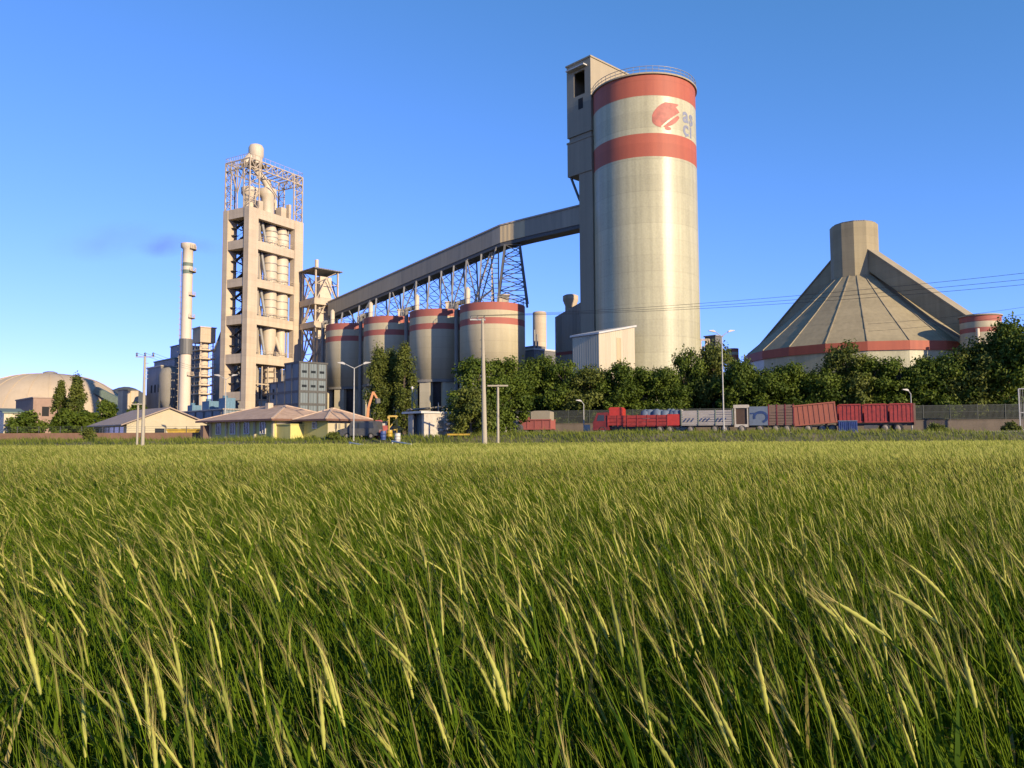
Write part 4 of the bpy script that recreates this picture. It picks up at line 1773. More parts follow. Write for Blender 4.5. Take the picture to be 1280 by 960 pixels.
def hip_roof(t, x0, x1, y0, y1, ze, zr, ov=.8):
    x0, x1, y0, y1 = x0 - ov, x1 + ov, y0 - ov, y1 + ov
    wx, wy = x1 - x0, y1 - y0
    h = min(wx, wy) / 2
    if wy >= wx:
        r0, r1 = ((x0 + x1) / 2, y0 + h), ((x0 + x1) / 2, y1 - h)
    else:
        r0, r1 = (x0 + h, (y0 + y1) / 2), (x1 - h, (y0 + y1) / 2)
    mb = MB()
    vs = [(x0, y0, ze), (x1, y0, ze), (x1, y1, ze), (x0, y1, ze), (r0[0], r0[1], zr), (r1[0], r1[1], zr)]
    if wy >= wx:
        fs = [(0, 1, 4), (1, 2, 5, 4), (2, 3, 5), (3, 0, 4, 5), (3, 2, 1, 0)]
        hips = [(0, 4), (1, 4), (2, 5), (3, 5), (4, 5)]
    else:
        fs = [(0, 1, 5, 4), (1, 2, 5), (2, 3, 4, 5), (3, 0, 4), (3, 2, 1, 0)]
        hips = [(0, 4), (1, 5), (2, 5), (3, 4), (4, 5)]
    mb.add(vs, fs)
    o = mb.build('roof', M['tile'], t)
    mb = MB()
    for a, b in hips:
        mb.beam(vs[a], vs[b], .22, .16)
    mb.build('ridge_tile', M['tile_ridge'], o)
    mb = MB()
    e = .02
    mb.box(x0 - e, x1 + e, y0 - .06, y0 - .003, ze - .22, ze)
    mb.box(x0 - .06, x0 - .003, y0 - e, y1 + e, ze - .22, ze)
    mb.box(x1 + .003, x1 + .06, y0 - e, y1 + e, ze - .22, ze)
    mb.build('eave_board', M['eave'], o)


def gate_houses():
    D = 88
    cp = face_pt(343, D)
    t = thing('gate_house', 'long olive yellow gate house with a wide hipped tile roof', 'house', cp, R_(50))
    zt = gz(523.5, 343, D) - cp.z
    zr = zt + 1.75
    Lx, Ly = 9.0, 14.6
    mb = MB()
    mb.box(0, Lx, 0, Ly, 0, zt)
    mb.build('wall', [M['yellow_wall']], t)
    mb = MB()
    mb.box(.25, Lx - .1, -.02, -.003, .9, zt)
    mb.build('gable_panel', M['white_wall'], t)
    hip_roof(t, 0, Lx, 0, Ly, zt, zr, .95)
    for y in (1.7, 5.0, 8.0, 11.2):
        window(t, y, y + 1.15, .75, zt - .25)
    mb = MB()
    for y in (0.0, 3.7, 7.0, 9.8, 13.4):
        mb.box(-.2, -.003, y - .02, y + .3, 0, zt - .01)
    mb.build('pilaster', M['cream_wall'], t)
    mb = MB()
    mb.box(.3, 3.7, -2.6, -.05, 0, 1.75)
    mb.box(.2, 3.8, -2.7, -.05, 1.753, 1.85)
    mb.build('annex', M['yellow_wall'], t)
    mb = MB()
    mb.box(3.4, 4.1, 6.6, 7.2, zr - .8, zr + .35)
    mb.build('chimney_stub', M['conc'], t)
    mb = MB()
    mb.box(-.9, -.003, 13.8, 14.5, 0, 1.9)
    mb.build('meter_box', M['brown_board'], t)

    D = 85
    cp = face_pt(409.5, D)
    t = thing('gate_house', 'small cream gate house with a square hipped tile roof', 'house', cp, R_(50))
    zt = gz(523.5, 409.5, D) - cp.z
    zr = zt + 1.25
    Lx, Ly = 4.9, 4.6
    mb = MB()
    mb.box(0, Lx, 0, Ly, 0, zt)
    mb.build('wall', M['yellow_wall'], t)
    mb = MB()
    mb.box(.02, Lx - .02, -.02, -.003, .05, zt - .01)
    mb.build('sunny_wall_coat', M['cream_wall'], t)  # cream sheet over the yellow wall, sunlight put into its colour
    hip_roof(t, 0, Lx, 0, Ly, zt, zr, .75)
    window(t, 1.9, 2.7, 1.2, 2.0)
    mb = MB()
    mb.box(.9, 1.2, -.05, -.021, 1.2, 1.7)
    mb.box(1.4, 1.65, -.05, -.021, 1.2, 1.75)
    mb.build('wall_plate', M['conc_gray'], t)
    mb = MB()
    mb.box(-.02, -.0, 2.2, 2.7, 0.0, .5)
    mb.build('hatch', M['dark'], t)


gate_houses()


# ------------------------------------------------------------------ kiosk, yard clutter
def yard():
    # white open kiosk
    D = 84
    cp = face_pt(530, D)
    t = thing('white_kiosk', 'white roadside cabin with a dark open front and flat roof', 'cabin', cp, GRID)
    h = gz(516.5, 530, D) - cp.z
    a, b = 4.2, 2.9
    mb = MB()
    mb.box(0, a, 0, .12, 0, h)
    mb.box(0, a, b - .12, b, 0, h)
    mb.box(a - .12, a, .12, b - .12, 0, h)
    mb.box(0, .12, .12, .42, 0, h)
    mb.box(0, .12, b - .9, b - .12, 0, h)
    mb.box(.12, a - .12, .12, b - .12, .02, .1)
    mb.build('wall', M['dirty_white'], t)
    mb = MB()
    mb.box(-.5, a + .15, -.15, b + .5, h + .003, h + .22)
    mb.build('roof', M['white'], t)
    mb = MB()
    mb.box(.5, .56, .42, b - .9, .1, h)
    mb.build('inner_screen', M['clad_blue'], t)
    mb = MB()
    mb.box(1.9, 2.6, -.05, -.003, .1, 1.8)
    mb.build('door', M['beige'], t)
    # pile of pale sacks beside it
    p = face_pt(562, 86)
    t = thing('sack_pile', 'heap of whitish sacks between the white cabin and the big tree', 'sacks', p)
    mb = MB()
    rr = random.Random(3)
    for k in range(34):
        x = rr.uniform(-1.0, 2.2)
        y = rr.uniform(-.6, .6)
        z = rr.uniform(0.15, max(.2, 2.1 - abs(x) * .75))
        mb.lathe([(.05, -.18), (.30, -.12), (.36, 0), (.30, .12), (.05, .18)], 9, (x, y, z))
    mb.build('sack', M['dirty_white'], t)
    # yellow barrier beam
    p = face_pt(573, 83)
    t = thing('yellow_beam', 'low yellow barrier beam at the foot of the white sacks', 'barrier', p, R_(-4))
    mb = MB()
    mb.beam((-1.2, 0, .3), (1.2, 0, .3), .18)
    mb.build('bar', M['yellow'], t)
    mb = MB()
    for x in (-1, 1):
        mb.box(x - .08, x + .08, -.1, .1, 0, .22)
    mb.build('foot', M['steel_dark'], t)
    # open shelter with grey lean-to roof behind
    p = face_pt(540, 98)
    t = thing('open_shelter', 'open shelter with a pale sloping roof behind the white cabin', 'shelter', p, R_(10))
    mb = MB()
    z0 = gz(513, 540, 98) - p.z
    mb.hexa([(-3.0, 0, z0), (3.0, 0, z0 + .5), (3.0, 4, z0 + .5), (-3.0, 4, z0), (-3.0, 0, z0 + .18), (3.0, 0, z0 + .68), (3.0, 4, z0 + .68), (-3.0, 4, z0 + .18)])
    mb.build('roof', M['beige'], t)
    mb = MB()
    for x in (-2.7, 0, 2.7):
        for y in (.2, 3.8):
            mb.beam((x, y, 0), (x, y, z0 + .1), .14)
    mb.build('post', M['steel_dark'], t)
    # orange excavator behind the small gate house
    p = face_pt(461, 118)
    t = thing('excavator', 'orange excavator with raised boom beside the poplars', 'excavator', p, R_(20))
    t.scale = (.8, .8, .8)
    z = lambda py: gz(py, 461, 118) - p.z
    mb = MB()
    mb.prism([(-1.9, .1), (-1.6, 0), (1.6, 0), (1.9, .1), (1.9, .7), (1.6, .85), (-1.6, .85), (-1.9, .7)], 'y', -1.3, -.7)
    mb.prism([(-1.9, .1), (-1.6, 0), (1.6, 0), (1.9, .1), (1.9, .7), (1.6, .85), (-1.6, .85), (-1.9, .7)], 'y', .7, 1.3)
    mb.box(-.9, .9, -.7, .7, .4, 1.0)
    mb.build('track', M['steel_dark'], t)
    mb = MB()
    mb.box(-1.6, 1.7, -1.2, 1.2, 1.0, 2.2)
    mb.box(.9, 2.0, -1.1, 1.1, 1.2, 2.4)
    mb.build('body', M['red_bright'], t)
    mb = MB()
    mb.prism([(-1.5, 2.2), (.1, 2.2), (.1, 3.7), (-1.1, 3.7), (-1.5, 3.0)], 'y', -1.15, -.1)
    o = mb.build('cab', M['orange'], t)
    mb = MB()
    mb.box(-1.0, -.1, -1.19, -1.153, 2.6, 3.5)
    mb.build('window', M['glass'], o)
    mb = MB()
    mb.beam((-.4, .3, 2.0), (-.1, .3, 6.0), .4, .5)
    mb.beam((-.1, .3, 6.0), (.8, .3, 9.0), .35, .42)
    mb.beam((.8, .3, 9.0), (1.6, .3, 7.6), .3, .35)
    mb.build('boom', M['orange'], t)
    mb = MB()
    mb.prism([(1.3, 7.8), (2.0, 7.7), (2.1, 6.9), (1.4, 6.8)], 'y', -.3, .9)
    mb.build('bucket', M['steel_dark'], t)
    # clutter between gate house and cabin
    def drum(px, D, mat, lab, s=1.0):
        p = face_pt(px, D)
        t_ = thing('oil_drum', lab, 'drum', p, 0, 'coloured drums in the yard')
        m_ = MB()
        m_.lathe([(.3 * s, 0), (.3 * s, .29 * s), (.33 * s, .31 * s), (.3 * s, .33 * s), (.3 * s, .6 * s), (.33 * s, .62 * s), (.3 * s, .64 * s), (.3 * s, .92 * s)], 16)
        m_.disc(.3 * s, .92 * s, 16)
        m_.build('barrel', mat, t_)
        m_ = MB()
        m_.lathe([(.31 * s, .92 * s), (.34 * s, .92 * s), (.34 * s, .95 * s), (.27 * s, .95 * s)], 16, smooth=False)
        m_.build('lid_rim', M['steel_grey'], t_)
    drum(467, 85, M['red'], 'red drum in the yard right of the lamp post')
    drum(474, 84, M['red_dark'], 'dark red drum between the red drum and white drum')
    drum(497, 82, M['white'], 'white drum at the left foot of the white cabin')
    drum(479, 83, M['blue'], 'blue drum right of the dark red drum in the yard')
    drum(487, 83.5, M['yellow'], 'yellow drum in front of the red and yellow yard machine')
    for px, D_, n, lab in ((470, 89, 4, 'stack of pale pallets behind the red drums'), (494, 90, 3, 'short stack of pale pallets left of the white cabin')):
        p = face_pt(px, D_)
        t = thing('pallet_stack', lab, 'pallets', p, R_(20), 'pallet stacks in the yard')
        for k in range(n):
            mb = MB()
            z = k * .46
            for q in range(5):
                mb.box(-.6 + q * .25, -.42 + q * .25, -.5, .5, z + .12, z + .16)
            for x in (-.55, 0, .5):
                mb.box(x - .06, x + .06, -.5, .5, z, z + .118)
            mb.box(-.5, .5, -.42, .42, z + .163, z + .455)
            mb.build('loaded_pallet', M['dirty_white'] if k % 2 else M['beige'], t)
    p = face_pt(448, 90)
    t = thing('boundary_panel', 'low white wall panel right of the small cream gate house', 'wall', p, R_(8))
    mb = MB()
    mb.box(-.6, 3.2, -.08, .08, 0, 1.9)
    mb.build('panel', M['dirty_white'], t)
    mb = MB()
    mb.box(-.7, 3.3, -.14, .14, 1.903, 2.02)
    mb.build('coping', M['beige'], t)
    # red tractor like machine with yellow frame
    p = face_pt(483, 88)
    t = thing('drilling_rig', 'red and yellow yard machine with upright frame left of the white cabin', 'machine', p, R_(15))
    t.scale = (.75, .75, .75)
    mb = MB()
    mb.box(-2.0, .1, -.9, .9, .7, 1.9)
    mb.box(-1.7, -.7, -.8, .8, 1.9, 2.7)
    mb.build('engine_body', M['red'], t)
    mb = MB()
    for x in (0.3, 1.5):
        for y in (-.7, .7):
            mb.beam((x, y, .5), (x, y, 3.3), .16)
    mb.beam((.3, -.7, 3.3), (1.5, -.7, 3.3), .2)
    mb.beam((.3, .7, 3.3), (1.5, .7, 3.3), .2)
    mb.beam((.3, -.7, 1.5), (1.5, -.7, 3.0), .14)
    mb.box(1.0, 2.4, -.6, .6, 1.2, 1.6)
    mb.build('yellow_frame', M['yellow'], t)
    mb = MB()
    mb.box(-2.8, 2.4, -.7, .7, .45, .68)
    mb.build('chassis', M['steel_dark'], t)
    for x in (-2.0, -.8, 1.2):
        mb = MB()
        mb.tube((x, -1.0, .45), (x, -.65, .45), .45, n=16)
        mb.tube((x, .65, .45), (x, 1.0, .45), .45, n=16)
        mb.build('wheel', M['tyre'], t)
    p = face_pt(452, 84.5)
    t = thing('parked_van', 'dark van parked in the shade right of the small gate house', 'van', p, R_(-8))
    car_body(t, M['steel_dark'], 4.2, 1.9, van=True)
    # pipe barriers at the edge of the wheat
    for (pa, pb, ya, yb, D_, lab) in ((437, 460, 553.2, 557.5, 70, 'white bent pipe barrier closest to the small gate house'),
                                      (490, 514, 551.5, 555.5, 70, 'white pipe barrier at the wheat edge before the white cabin')):
        A, B = W(pa, ya, D_), W(pb, yb, D_ - 5)
        t = thing('pipe_barrier', lab, 'barrier', (A.x, A.y, 0), 0, 'white pipe barriers at the field edge')
        o_ = Vector((A.x, A.y, 0))
        g1 = ground(A.x, A.y)
        mb = MB()
        mb.tube(A - o_, B - o_, .07, n=8)
        mb.build('rail', M['white'], t)
        for q, dx in ((A, .25), (B, 0)):
            mb = MB()
            mb.tube(Vector((q.x + dx, q.y, 0)) - o_, q - o_, .07, n=8)
            mb.build('post', M['white'], t)


def car_body(t, mat, L, H, van=False):
    w = .85
    if van:
        prof = [(-L / 2, .35), (L / 2, .35), (L / 2, 1.0), (L / 2 - .1, H - .1), (L / 2 - .3, H), (-L / 2 + 1.3, H), (-L / 2 + .7, 1.15), (-L / 2, .95)]
    else:
        prof = [(-L / 2, .35), (L / 2, .35), (L / 2, .9), (L / 2 - .4, 1.0), (L / 2 - 1.1, H), (-L / 2 + 1.7, H), (-L / 2 + 1.0, .95), (-L / 2, .85)]
    mb = MB()
    mb.prism(prof, 'y', -w, w)
    mb.build('body', mat, t)
    mb = MB()
    mb.prism([(-L / 2 + 1.25, 1.12), (L / 2 - .5, 1.12), (L / 2 - .6, H - .15), (-L / 2 + 1.6, H - .15)], 'y', -w - .01, w + .01)
    mb.build('window', M['glass'], t)
    for x in (-L / 2 + .8, L / 2 - .8):
        for s in (-1, 1):
            mb = MB()
            mb.tube((x, s * (w - .2), .33), (x, s * (w + .02), .33), .33, n=16)
            o = mb.build('wheel', M['tyre'], t)
            mb = MB()
            mb.tube((x, s * (w + .0), .33), (x, s * (w + .035), .33), .18, n=12)
            mb.build('rim', M['rim'], o)


yard()


# ------------------------------------------------------------------ lorries
def wheel(t, x, y, r=.52, w=.3, mat=None):
    mb = MB()
    mb.lathe([(r - .12, 0), (r, .04), (r, w - .04), (r - .12, w)], 20)
    for v_i in range(len(mb.v)):
        a, b, c = mb.v[v_i]
        mb.v[v_i] = (x + a, y + c, r + b)
    mb2 = MB()
    mb2.lathe([(.02, .08), (.16, .03), (.2, .10), (r - .13, .02), (r - .11, w - .02), (.02, w - .06)], 20)
    for v_i in range(len(mb2.v)):
        a, b, c = mb2.v[v_i]
        mb2.v[v_i] = (x + a, y + c, r + b)
    o = mb.build('wheel', M['tyre'], t)
    mb2.build('rim', mat or M['rim'], o)


def stake_side(mb, x0, x1, y, z0, z1, n, sgn, boards=4, rib=0):
    h = (z1 - z0) / boards
    for k in range(boards):
        mb.box(x0, x1, min(y, y + sgn * .05), max(y, y + sgn * .05), z0 + k * h + .03, z0 + (k + 1) * h - .03)
    for k in range(n + 1):
        x = x0 + (x1 - x0) * k / n
        mb.box(x - .06, x + .06, min(y - sgn * .055, y - sgn * .003), max(y - sgn * .055, y - sgn * .003), z0 - .12, z1 + .05, rib)


def ribbed_side(mb, x0, x1, y, z0, z1, n, mi=1):
    mb.box(x0, x1, y, y + .06, z0, z1)
    for k in range(n + 1):
        x = x0 + (x1 - x0) * k / n
        mb.box(x - .09, x + .09, y - .045, y - .003, z0, z1, mi)
    mb.box(x0 - .1, x1 + .1, y - .12, y + .1, z1 + .003, z1 + .16, mi)
    mb.box(x0 - .1, x1 + .1, y - .12, y + .1, z0 - .15, z0 - .003, mi)


def spot(px, back=0.0):
    d = road_y(px) + back
    x = gx(px, d)
    return Vector((x, d, 2.012))


def lorries():
    Y = ROADYAW
    mp = lambda px0, px1, back=0: (spot(px1, back) - spot(px0, back)).length

    # 1 red lorry facing left
    p = spot(796)
    t = thing('red_lorry', 'dark red drop-side lorry with a bright red cab box, loaded bed', 'lorry', p, Y)
    L = mp(743, 850)
    x0, x1 = -L / 2, L / 2
    mb = MB()
    mb.box(x0 + .3, x1, -.5, .5, .75, 1.0)
    mb.build('chassis', M['steel_dark'], t)
    mb = MB()
    cabp = [(x0, .55), (x0 + 2.1, .55), (x0 + 2.1, 2.75), (x0 + 1.9, 2.85), (x0 + .55, 2.8), (x0 + .12, 1.75), (x0, 1.6)]
    mb.prism(cabp, 'y', -1.15, 1.15)
    cab = mb.build('cab', M['red_dark'], t)
    mb = MB()
    mb.prism([(x0 + .5, 1.75), (x0 + 1.5, 1.75), (x0 + 1.5, 2.5), (x0 + .72, 2.5)], 'y', -1.17, 1.17)
    mb.build('side_window', M['glass'], cab)
    mb = MB()
    mb.hexa([(x0 + .11, -1.0, 1.78), (x0 + .53, -1.0, 2.7), (x0 + .53, 1.0, 2.7), (x0 + .11, 1.0, 1.78), (x0 + .08, -1.0, 1.8), (x0 + .49, -1.0, 2.72), (x0 + .49, 1.0, 2.72), (x0 + .08, 1.0, 1.8)])
    mb.build('windscreen', M['glass'], cab)
    mb = MB()
    mb.box(x0 - .12, x0 - .003, -1.15, 1.15, .5, .85)
    mb.build('bumper', M['steel_dark'], cab)
    for s in (-.9, .9):
        mb = MB()
        mb.box(x0 - .03, x0 + .01, s - .15, s + .15, .95, 1.2)
        mb.build('headlight', M['white'], cab)
    mb = MB()
    mb.box(x0 + 2.15, x0 + 3.9, -1.1, 1.1, 1.15, 3.25)
    mb.prism([(x0 + 2.0, 3.25), (x0 + 3.9, 3.25), (x0 + 3.7, 3.5), (x0 + 2.3, 3.5)], 'y', -1.1, 1.1)
    mb.build('tool_box', M['red_bright'], t)
    mb = MB()
    mb.box(x0 + 3.95, x1 - .05, -1.15, 1.15, 1.0, 1.15)
    stake_side(mb, x0 + 2.0, x1 - 1.4, -1.22, 1.12, 2.45, 6, 1, 3)
    stake_side(mb, x0 + 3.95, x1 - 1.4, 1.2, 1.12, 2.45, 6, -1, 3)
    mb.box(x1 - .06, x1, -1.2, 1.2, 1.15, 2.45)
    mb.build('cargo_bed', [M['red']], t)
    mb = MB()
    mb.box(x1 - 1.38, x1 - .02, -1.24, -1.16, 1.1, 2.5)
    mb.box(x1 + .003, x1 + .05, -1.15, 1.15, 1.1, 2.5)
    mb.build('tail_panel', M['red_bright'], t)
    for x in (x0 + 1.2, x1 - 2.4, x1 - 1.15):
        for s in (-1.18, .88):
            wheel(t, x, s)
    # grey load under covers
    q = spot(827)
    q.z += 1.15
    tl = thing('covered_load', 'grey sheeted load heaped on the dark red lorry bed', 'load', q, Y)
    mb = MB()
    rr = random.Random(5)
    for k in range(9):
        mb.lathe([(.75, 0), (.8, .9), (.62, 1.45 + .5 * rr.random()), (.15, 1.9 + .2 * rr.random())], 12, (-2.0 + k * .5, rr.uniform(-.25, .25), 0))
    mb.build('sheet', M['blue_grey'], tl)
    # 2 white cars behind the lorry, only roofs show
    for px, back, lab in ((818, 4.2, 'white van seen over the load of the red lorry'), (845, 4.4, 'white van parked behind the red lorry tail')):
        p = spot(px, back)
        t = thing('white_van', lab, 'van', p, Y, 'white vans behind the lorries')
        car_body(t, M['white'], 4.6, 3.0, van=True)

    # 3 grey stake trailer
    p = spot(885)
    t = thing('stake_trailer', 'whitish grey stake-sided trailer right of the red lorry', 'trailer', p, Y)
    L = mp(853, 917)
    x0, x1 = -L / 2, L / 2
    mb = MB()
    mb.box(x0, x1, -.5, .5, .85, 1.05)
    mb.build('chassis', M['steel_dark'], t)
    mb = MB()
    mb.box(x0, x1, -1.15, 1.15, 1.05, 1.2)
    stake_side(mb, x0, x1, -1.2, 1.2, 2.95, 3, 1, 6, 1)
    stake_side(mb, x0, x1, 1.2, 1.2, 2.95, 3, -1, 6, 1)
    mb.box(x0 - .06, x0, -1.2, 1.2, 1.2, 3.1)
    mb.box(x1, x1 + .06, -1.2, 1.2, 1.2, 3.1)
    mb.build('stake_body', [M['grey_board'], M['green_trim']], t)
    mb = MB()
    for k in range(3):
        xa = x0 + .3 + k * (L - .4) / 3
        for dx in (0, .45, .9):
            mb.beam((xa + dx, -1.27, 1.5 + .1 * (k % 2)), (xa + dx + .35, -1.27, 1.95), .1, .06, up=(0, 1, 0))
    mb.build('painted_scroll', M['blue_mark'], t)
    for x in (x0 + 1.1, x1 - 2.2, x1 - 1.0):
        for s in (-1.18, .88):
            wheel(t, x, s)

    # 4 cream cab with dark opening plus blue grey box = one lorry facing left
    p = spot(940)
    t = thing('box_lorry', 'blue grey box lorry with a cream framed cab', 'lorry', p, Y)
    L = mp(919, 961)
    x0, x1 = -L / 2, L / 2
    mb = MB()
    mb.box(x0 + .1, x1, -.5, .5, .75, .98)
    mb.build('chassis', M['steel_dark'], t)
    mb = MB()
    zc = 3.15
    mb.box(x0, x0 + 1.65, -1.15, -1.05, .8, 1.15)
    mb.box(x0, x0 + .18, -1.15, 1.15, 1.15, zc)
    mb.box(x0 + 1.5, x0 + 1.65, -1.15, 1.15, 1.15, zc)
    mb.box(x0 - .1, x0 + 1.7, -1.2, 1.2, zc, zc + .4)
    mb.box(x0, x0 + 1.65, 1.05, 1.15, .8, zc)
    mb.box(x0 + .18, x0 + 1.5, -1.05, 1.05, .98, 1.15)
    cab = mb.build('cab', M['dirty_white'], t)
    mb = MB()
    mb.box(x0 + .18, x0 + 1.5, -1.0, -.94, 1.15, zc)
    mb.build('side_window', plain('brown_cab_interior', (0.09, 0.05, 0.03), 0.7), cab)
    mb = MB()
    mb.box(x0 + 1.75, x1, -1.2, 1.2, 1.0, 3.3)
    bx_ = mb.build('cargo_box', M['blue_grey'], t)
    mb = MB()
    n = 20
    cx, cz = (x0 + x1) / 2 + 1.1, 2.0
    ring = []
    for k in range(n + 1):
        an = R_(200 - 270 * k / n)
        ring.append((cx + .75 * math.cos(an), cz + .62 * math.sin(an)))
    for (a, b) in zip(ring, ring[1:]):
        mb.beam((a[0], -1.215, a[1]), (b[0], -1.215, b[1]), .05, .28, up=(0, 0, 1))
    mb.beam((cx - 1.2, -1.215, 2.45), (cx + .2, -1.215, 2.5), .04, .16)
    mb.build('blue_swoosh', M['blue_mark'], bx_)
    for x in (x0 + .85, x1 - 1.0):
        for s in (-1.18, .88):
            wheel(t, x, s)

    # 5 brown slatted trailer
    p = spot(977)
    t = thing('slatted_trailer', 'brown slatted trailer between the blue grey box and salmon tipper', 'trailer', p, Y)
    L = mp(961, 992)
    x0, x1 = -L / 2, L / 2
    mb = MB()
    mb.box(x0, x1, -1.15, 1.15, 1.0, 1.15)
    stake_side(mb, x0, x1, -1.2, 1.15, 3.5, 3, 1, 7, 1)
    stake_side(mb, x0, x1, 1.2, 1.15, 3.5, 3, -1, 7, 1)
    mb.box(x0 - .05, x0, -1.2, 1.2, 1.15, 3.5)
    mb.box(x1, x1 + .05, -1.2, 1.2, 1.15, 3.5)
    mb.build('slatted_body', [M['brown_board'], M['red_dark']], t)
    mb = MB()
    mb.box(x0, x1, -.5, .5, .75, .98)
    mb.build('chassis', M['steel_dark'], t)
    for x in (x0 + .8, x1 - .8):
        for s in (-1.18, .88):
            wheel(t, x, s)

    # 6 salmon tipper trailer, body tilted
    p = spot(1020)
    t = thing('tipper_trailer', 'faded salmon tipper trailer with its body tilted up', 'trailer', p, Y)
    L = mp(995, 1046)
    x0, x1 = -L / 2, L / 2
    mb = MB()
    ribbed_side(mb, x0, x1, -1.2, 1.2, 3.4, 8, 0)
    ribbed_side(mb, x0, x1, 1.14, 1.2, 3.4, 8, 0)
    mb.box(x0 - .06, x0 - .003, -1.2, 1.2, 1.1, 3.5)
    mb.box(x1 + .003, x1 + .06, -1.2, 1.2, 1.1, 3.5)
    mb.box(x0, x1, -1.13, 1.13, 1.08, 1.2)
    o = mb.build('tipper_body', M['salmon'], t)
    rot = Matrix.Translation((x0, 0, .8)) @ Matrix.Rotation(R_(-5), 4, 'Y') @ Matrix.Translation((-x0, 0, -1.0))
    o.data.transform(rot)
    mb = MB()
    mb.box(x0, x1, -.5, .5, .75, .95)
    mb.beam((x1 - 1.2, 0, .9), (x1 - .8, 0, 1.6), .25)
    mb.build('chassis', M['rim'], t)
    for x in (x0 + 1.4, x1 - 1.6, x1 - .5):
        for s in (-1.18, .88):
            wheel(t, x, s)

    # 7 red tipper semi trailer with three ribbed bays
    p = spot(1093)
    t = thing('tipper_trailer', 'long deep red ribbed tipper trailer before the mesh fence', 'trailer', p, Y)
    L = mp(1046, 1141)
    x0, x1 = -L / 2, L / 2
    mb = MB()
    for k in range(3):
        a, b = x0 + L * k / 3 + .30, x0 + L * (k + 1) / 3 - .22
        ribbed_side(mb, a, b, -1.2, 1.35, 3.25, 5, 0)
        ribbed_side(mb, a, b, 1.14, 1.35, 3.25, 5, 0)
        mb.box(a - .38, a - .24, -1.0, 1.0, 1.2, 3.2, 1)
    mb.box(x1 - .1, x1, -1.22, 1.22, 1.2, 3.35, 1)
    mb.box(x0, x1, -1.13, 1.13, 1.2, 1.34)
    mb.build('tipper_body', [M['red'], M['red_dark']], t)
    mb = MB()
    mb.box(x0, x1, -.5, .5, .85, 1.15)
    mb.box(x0 + 2.9, x0 + 4.4, -1.2, -1.1, .5, .9)
    mb.build('chassis', M['steel_dark'], t)
    for x in (x0 + 5.2, x0 + 6.5, x1 - 1.6):
        for s in (-1.18, .88):
            wheel(t, x, s)
    mb = MB()
    mb.box(x1 + .05, x1 + .25, -.9, .9, .9, 3.4)
    mb.build('tailgate', M['brown_board'], t)

    # 8 blue crates stack
    for k, (px, zoff, lab) in enumerate(((1054, 0, 'blue plastic crate on the ground before the red tipper'), (1066, 0, 'blue plastic crate with a bright lid before the red tipper'))):
        p = spot(px, -2.2)
        t = thing('plastic_crate', lab, 'crate', p, Y, 'blue crates by the tipper')
        mb = MB()
        w_, h_ = .5, 1.35
        mb.box(-w_, w_, -.4, -.34, 0, h_)
        mb.box(-w_, w_, .34, .4, 0, h_)
        mb.box(-w_, -w_ + .06, -.34, .34, 0, h_)
        mb.box(w_ - .06, w_, -.34, .34, 0, h_)
        mb.box(-w_ + .06, w_ - .06, -.34, .34, .02, .1)
        for q in range(5):
            x = -w_ + .1 + q * .2
            mb.box(x - .03, x + .03, -.46, -.403, .05, h_ - .05)
        mb.build('crate_body', M['blue'] if k == 0 else M['blue'], t)
        mb = MB()
        mb.box(-w_ - .03, w_ + .03, -.47, .43, h_ + .003, h_ + .1)
        mb.build('lid', M['blue_grey'], t)

    # 9 pinkish lorry with beige box at the left, and the white van
    p = spot(672, 2.0)
    t = thing('pink_lorry', 'faded pinkish lorry with a beige sheeted box behind the T pole', 'lorry', p, Y)
    L = mp(652, 691)
    x0, x1 = -L / 2, L / 2
    mb = MB()
    ribbed_side(mb, x0, x1, -1.15, .85, 1.95, 4, 0)
    ribbed_side(mb, x0, x1, 1.1, .85, 1.95, 4, 0)
    mb.box(x0 - .05, x0, -1.15, 1.15, .8, 1.95)
    mb.box(x1, x1 + .05, -1.15, 1.15, .8, 1.95)
    mb.box(x0, x1, -1.05, 1.05, .75, .85)
    mb.build('cargo_bed', M['pinkish'], t)
    mb = MB()
    mb.box(x0 + 1.5, x1 - .1, -1.0, 1.0, .86, 3.1)
    mb.prism([(x0 + 1.5, 3.1), (x1 - .1, 3.1), (x1 - .5, 3.25), (x0 + 2.0, 3.25)], 'y', -1.0, 1.0)
    mb.build('sheeted_box', M['beige'], t)
    mb = MB()
    mb.box(x0 + .1, x0 + 1.4, -.9, .9, 1.96, 2.4)
    mb.build('load_lid', M['salmon'], t)
    for x in (x0 + .8, x1 - 1.0):
        for s in (-1.13, .83):
            wheel(t, x, s, .42)
    p = spot(634, 2.5)
    t = thing('white_truck', 'white cab van beside the pinkish lorry behind the big tree', 'van', p, Y)
    car_body(t, M['dirty_white'], 4.4, 2.9, van=True)
    p = spot(648, -1.5)
    t = thing('dark_tank', 'small black tank on feet left of the pinkish lorry', 'tank', p, Y)
    mb = MB()
    mb.tube((0, -.5, .9), (0, .5, .9), .55, n=18)
    mb.build('tank_shell', M['steel_dark'], t)
    mb = MB()
    for y in (-.35, .35):
        mb.box(-.4, .4, y - .06, y + .06, 0, .6)
    mb.build('foot', M['steel_dark'], t)
    # white sign box by the wall
    p = spot(734, 3.0)
    t = thing('sign_board', 'small blank white sign board left of the red lorry', 'sign', p, Y)
    mb = MB()
    mb.box(-.4, .4, -.05, .05, .5, 1.35)
    mb.build('panel', M['white'], t)
    mb = MB()
    mb.beam((-.3, .09, 0), (-.3, .09, 1.2), .06)
    mb.beam((.3, .09, 0), (.3, .09, 1.2), .06)
    mb.build('post', M['steel_dark'], t)


lorries()


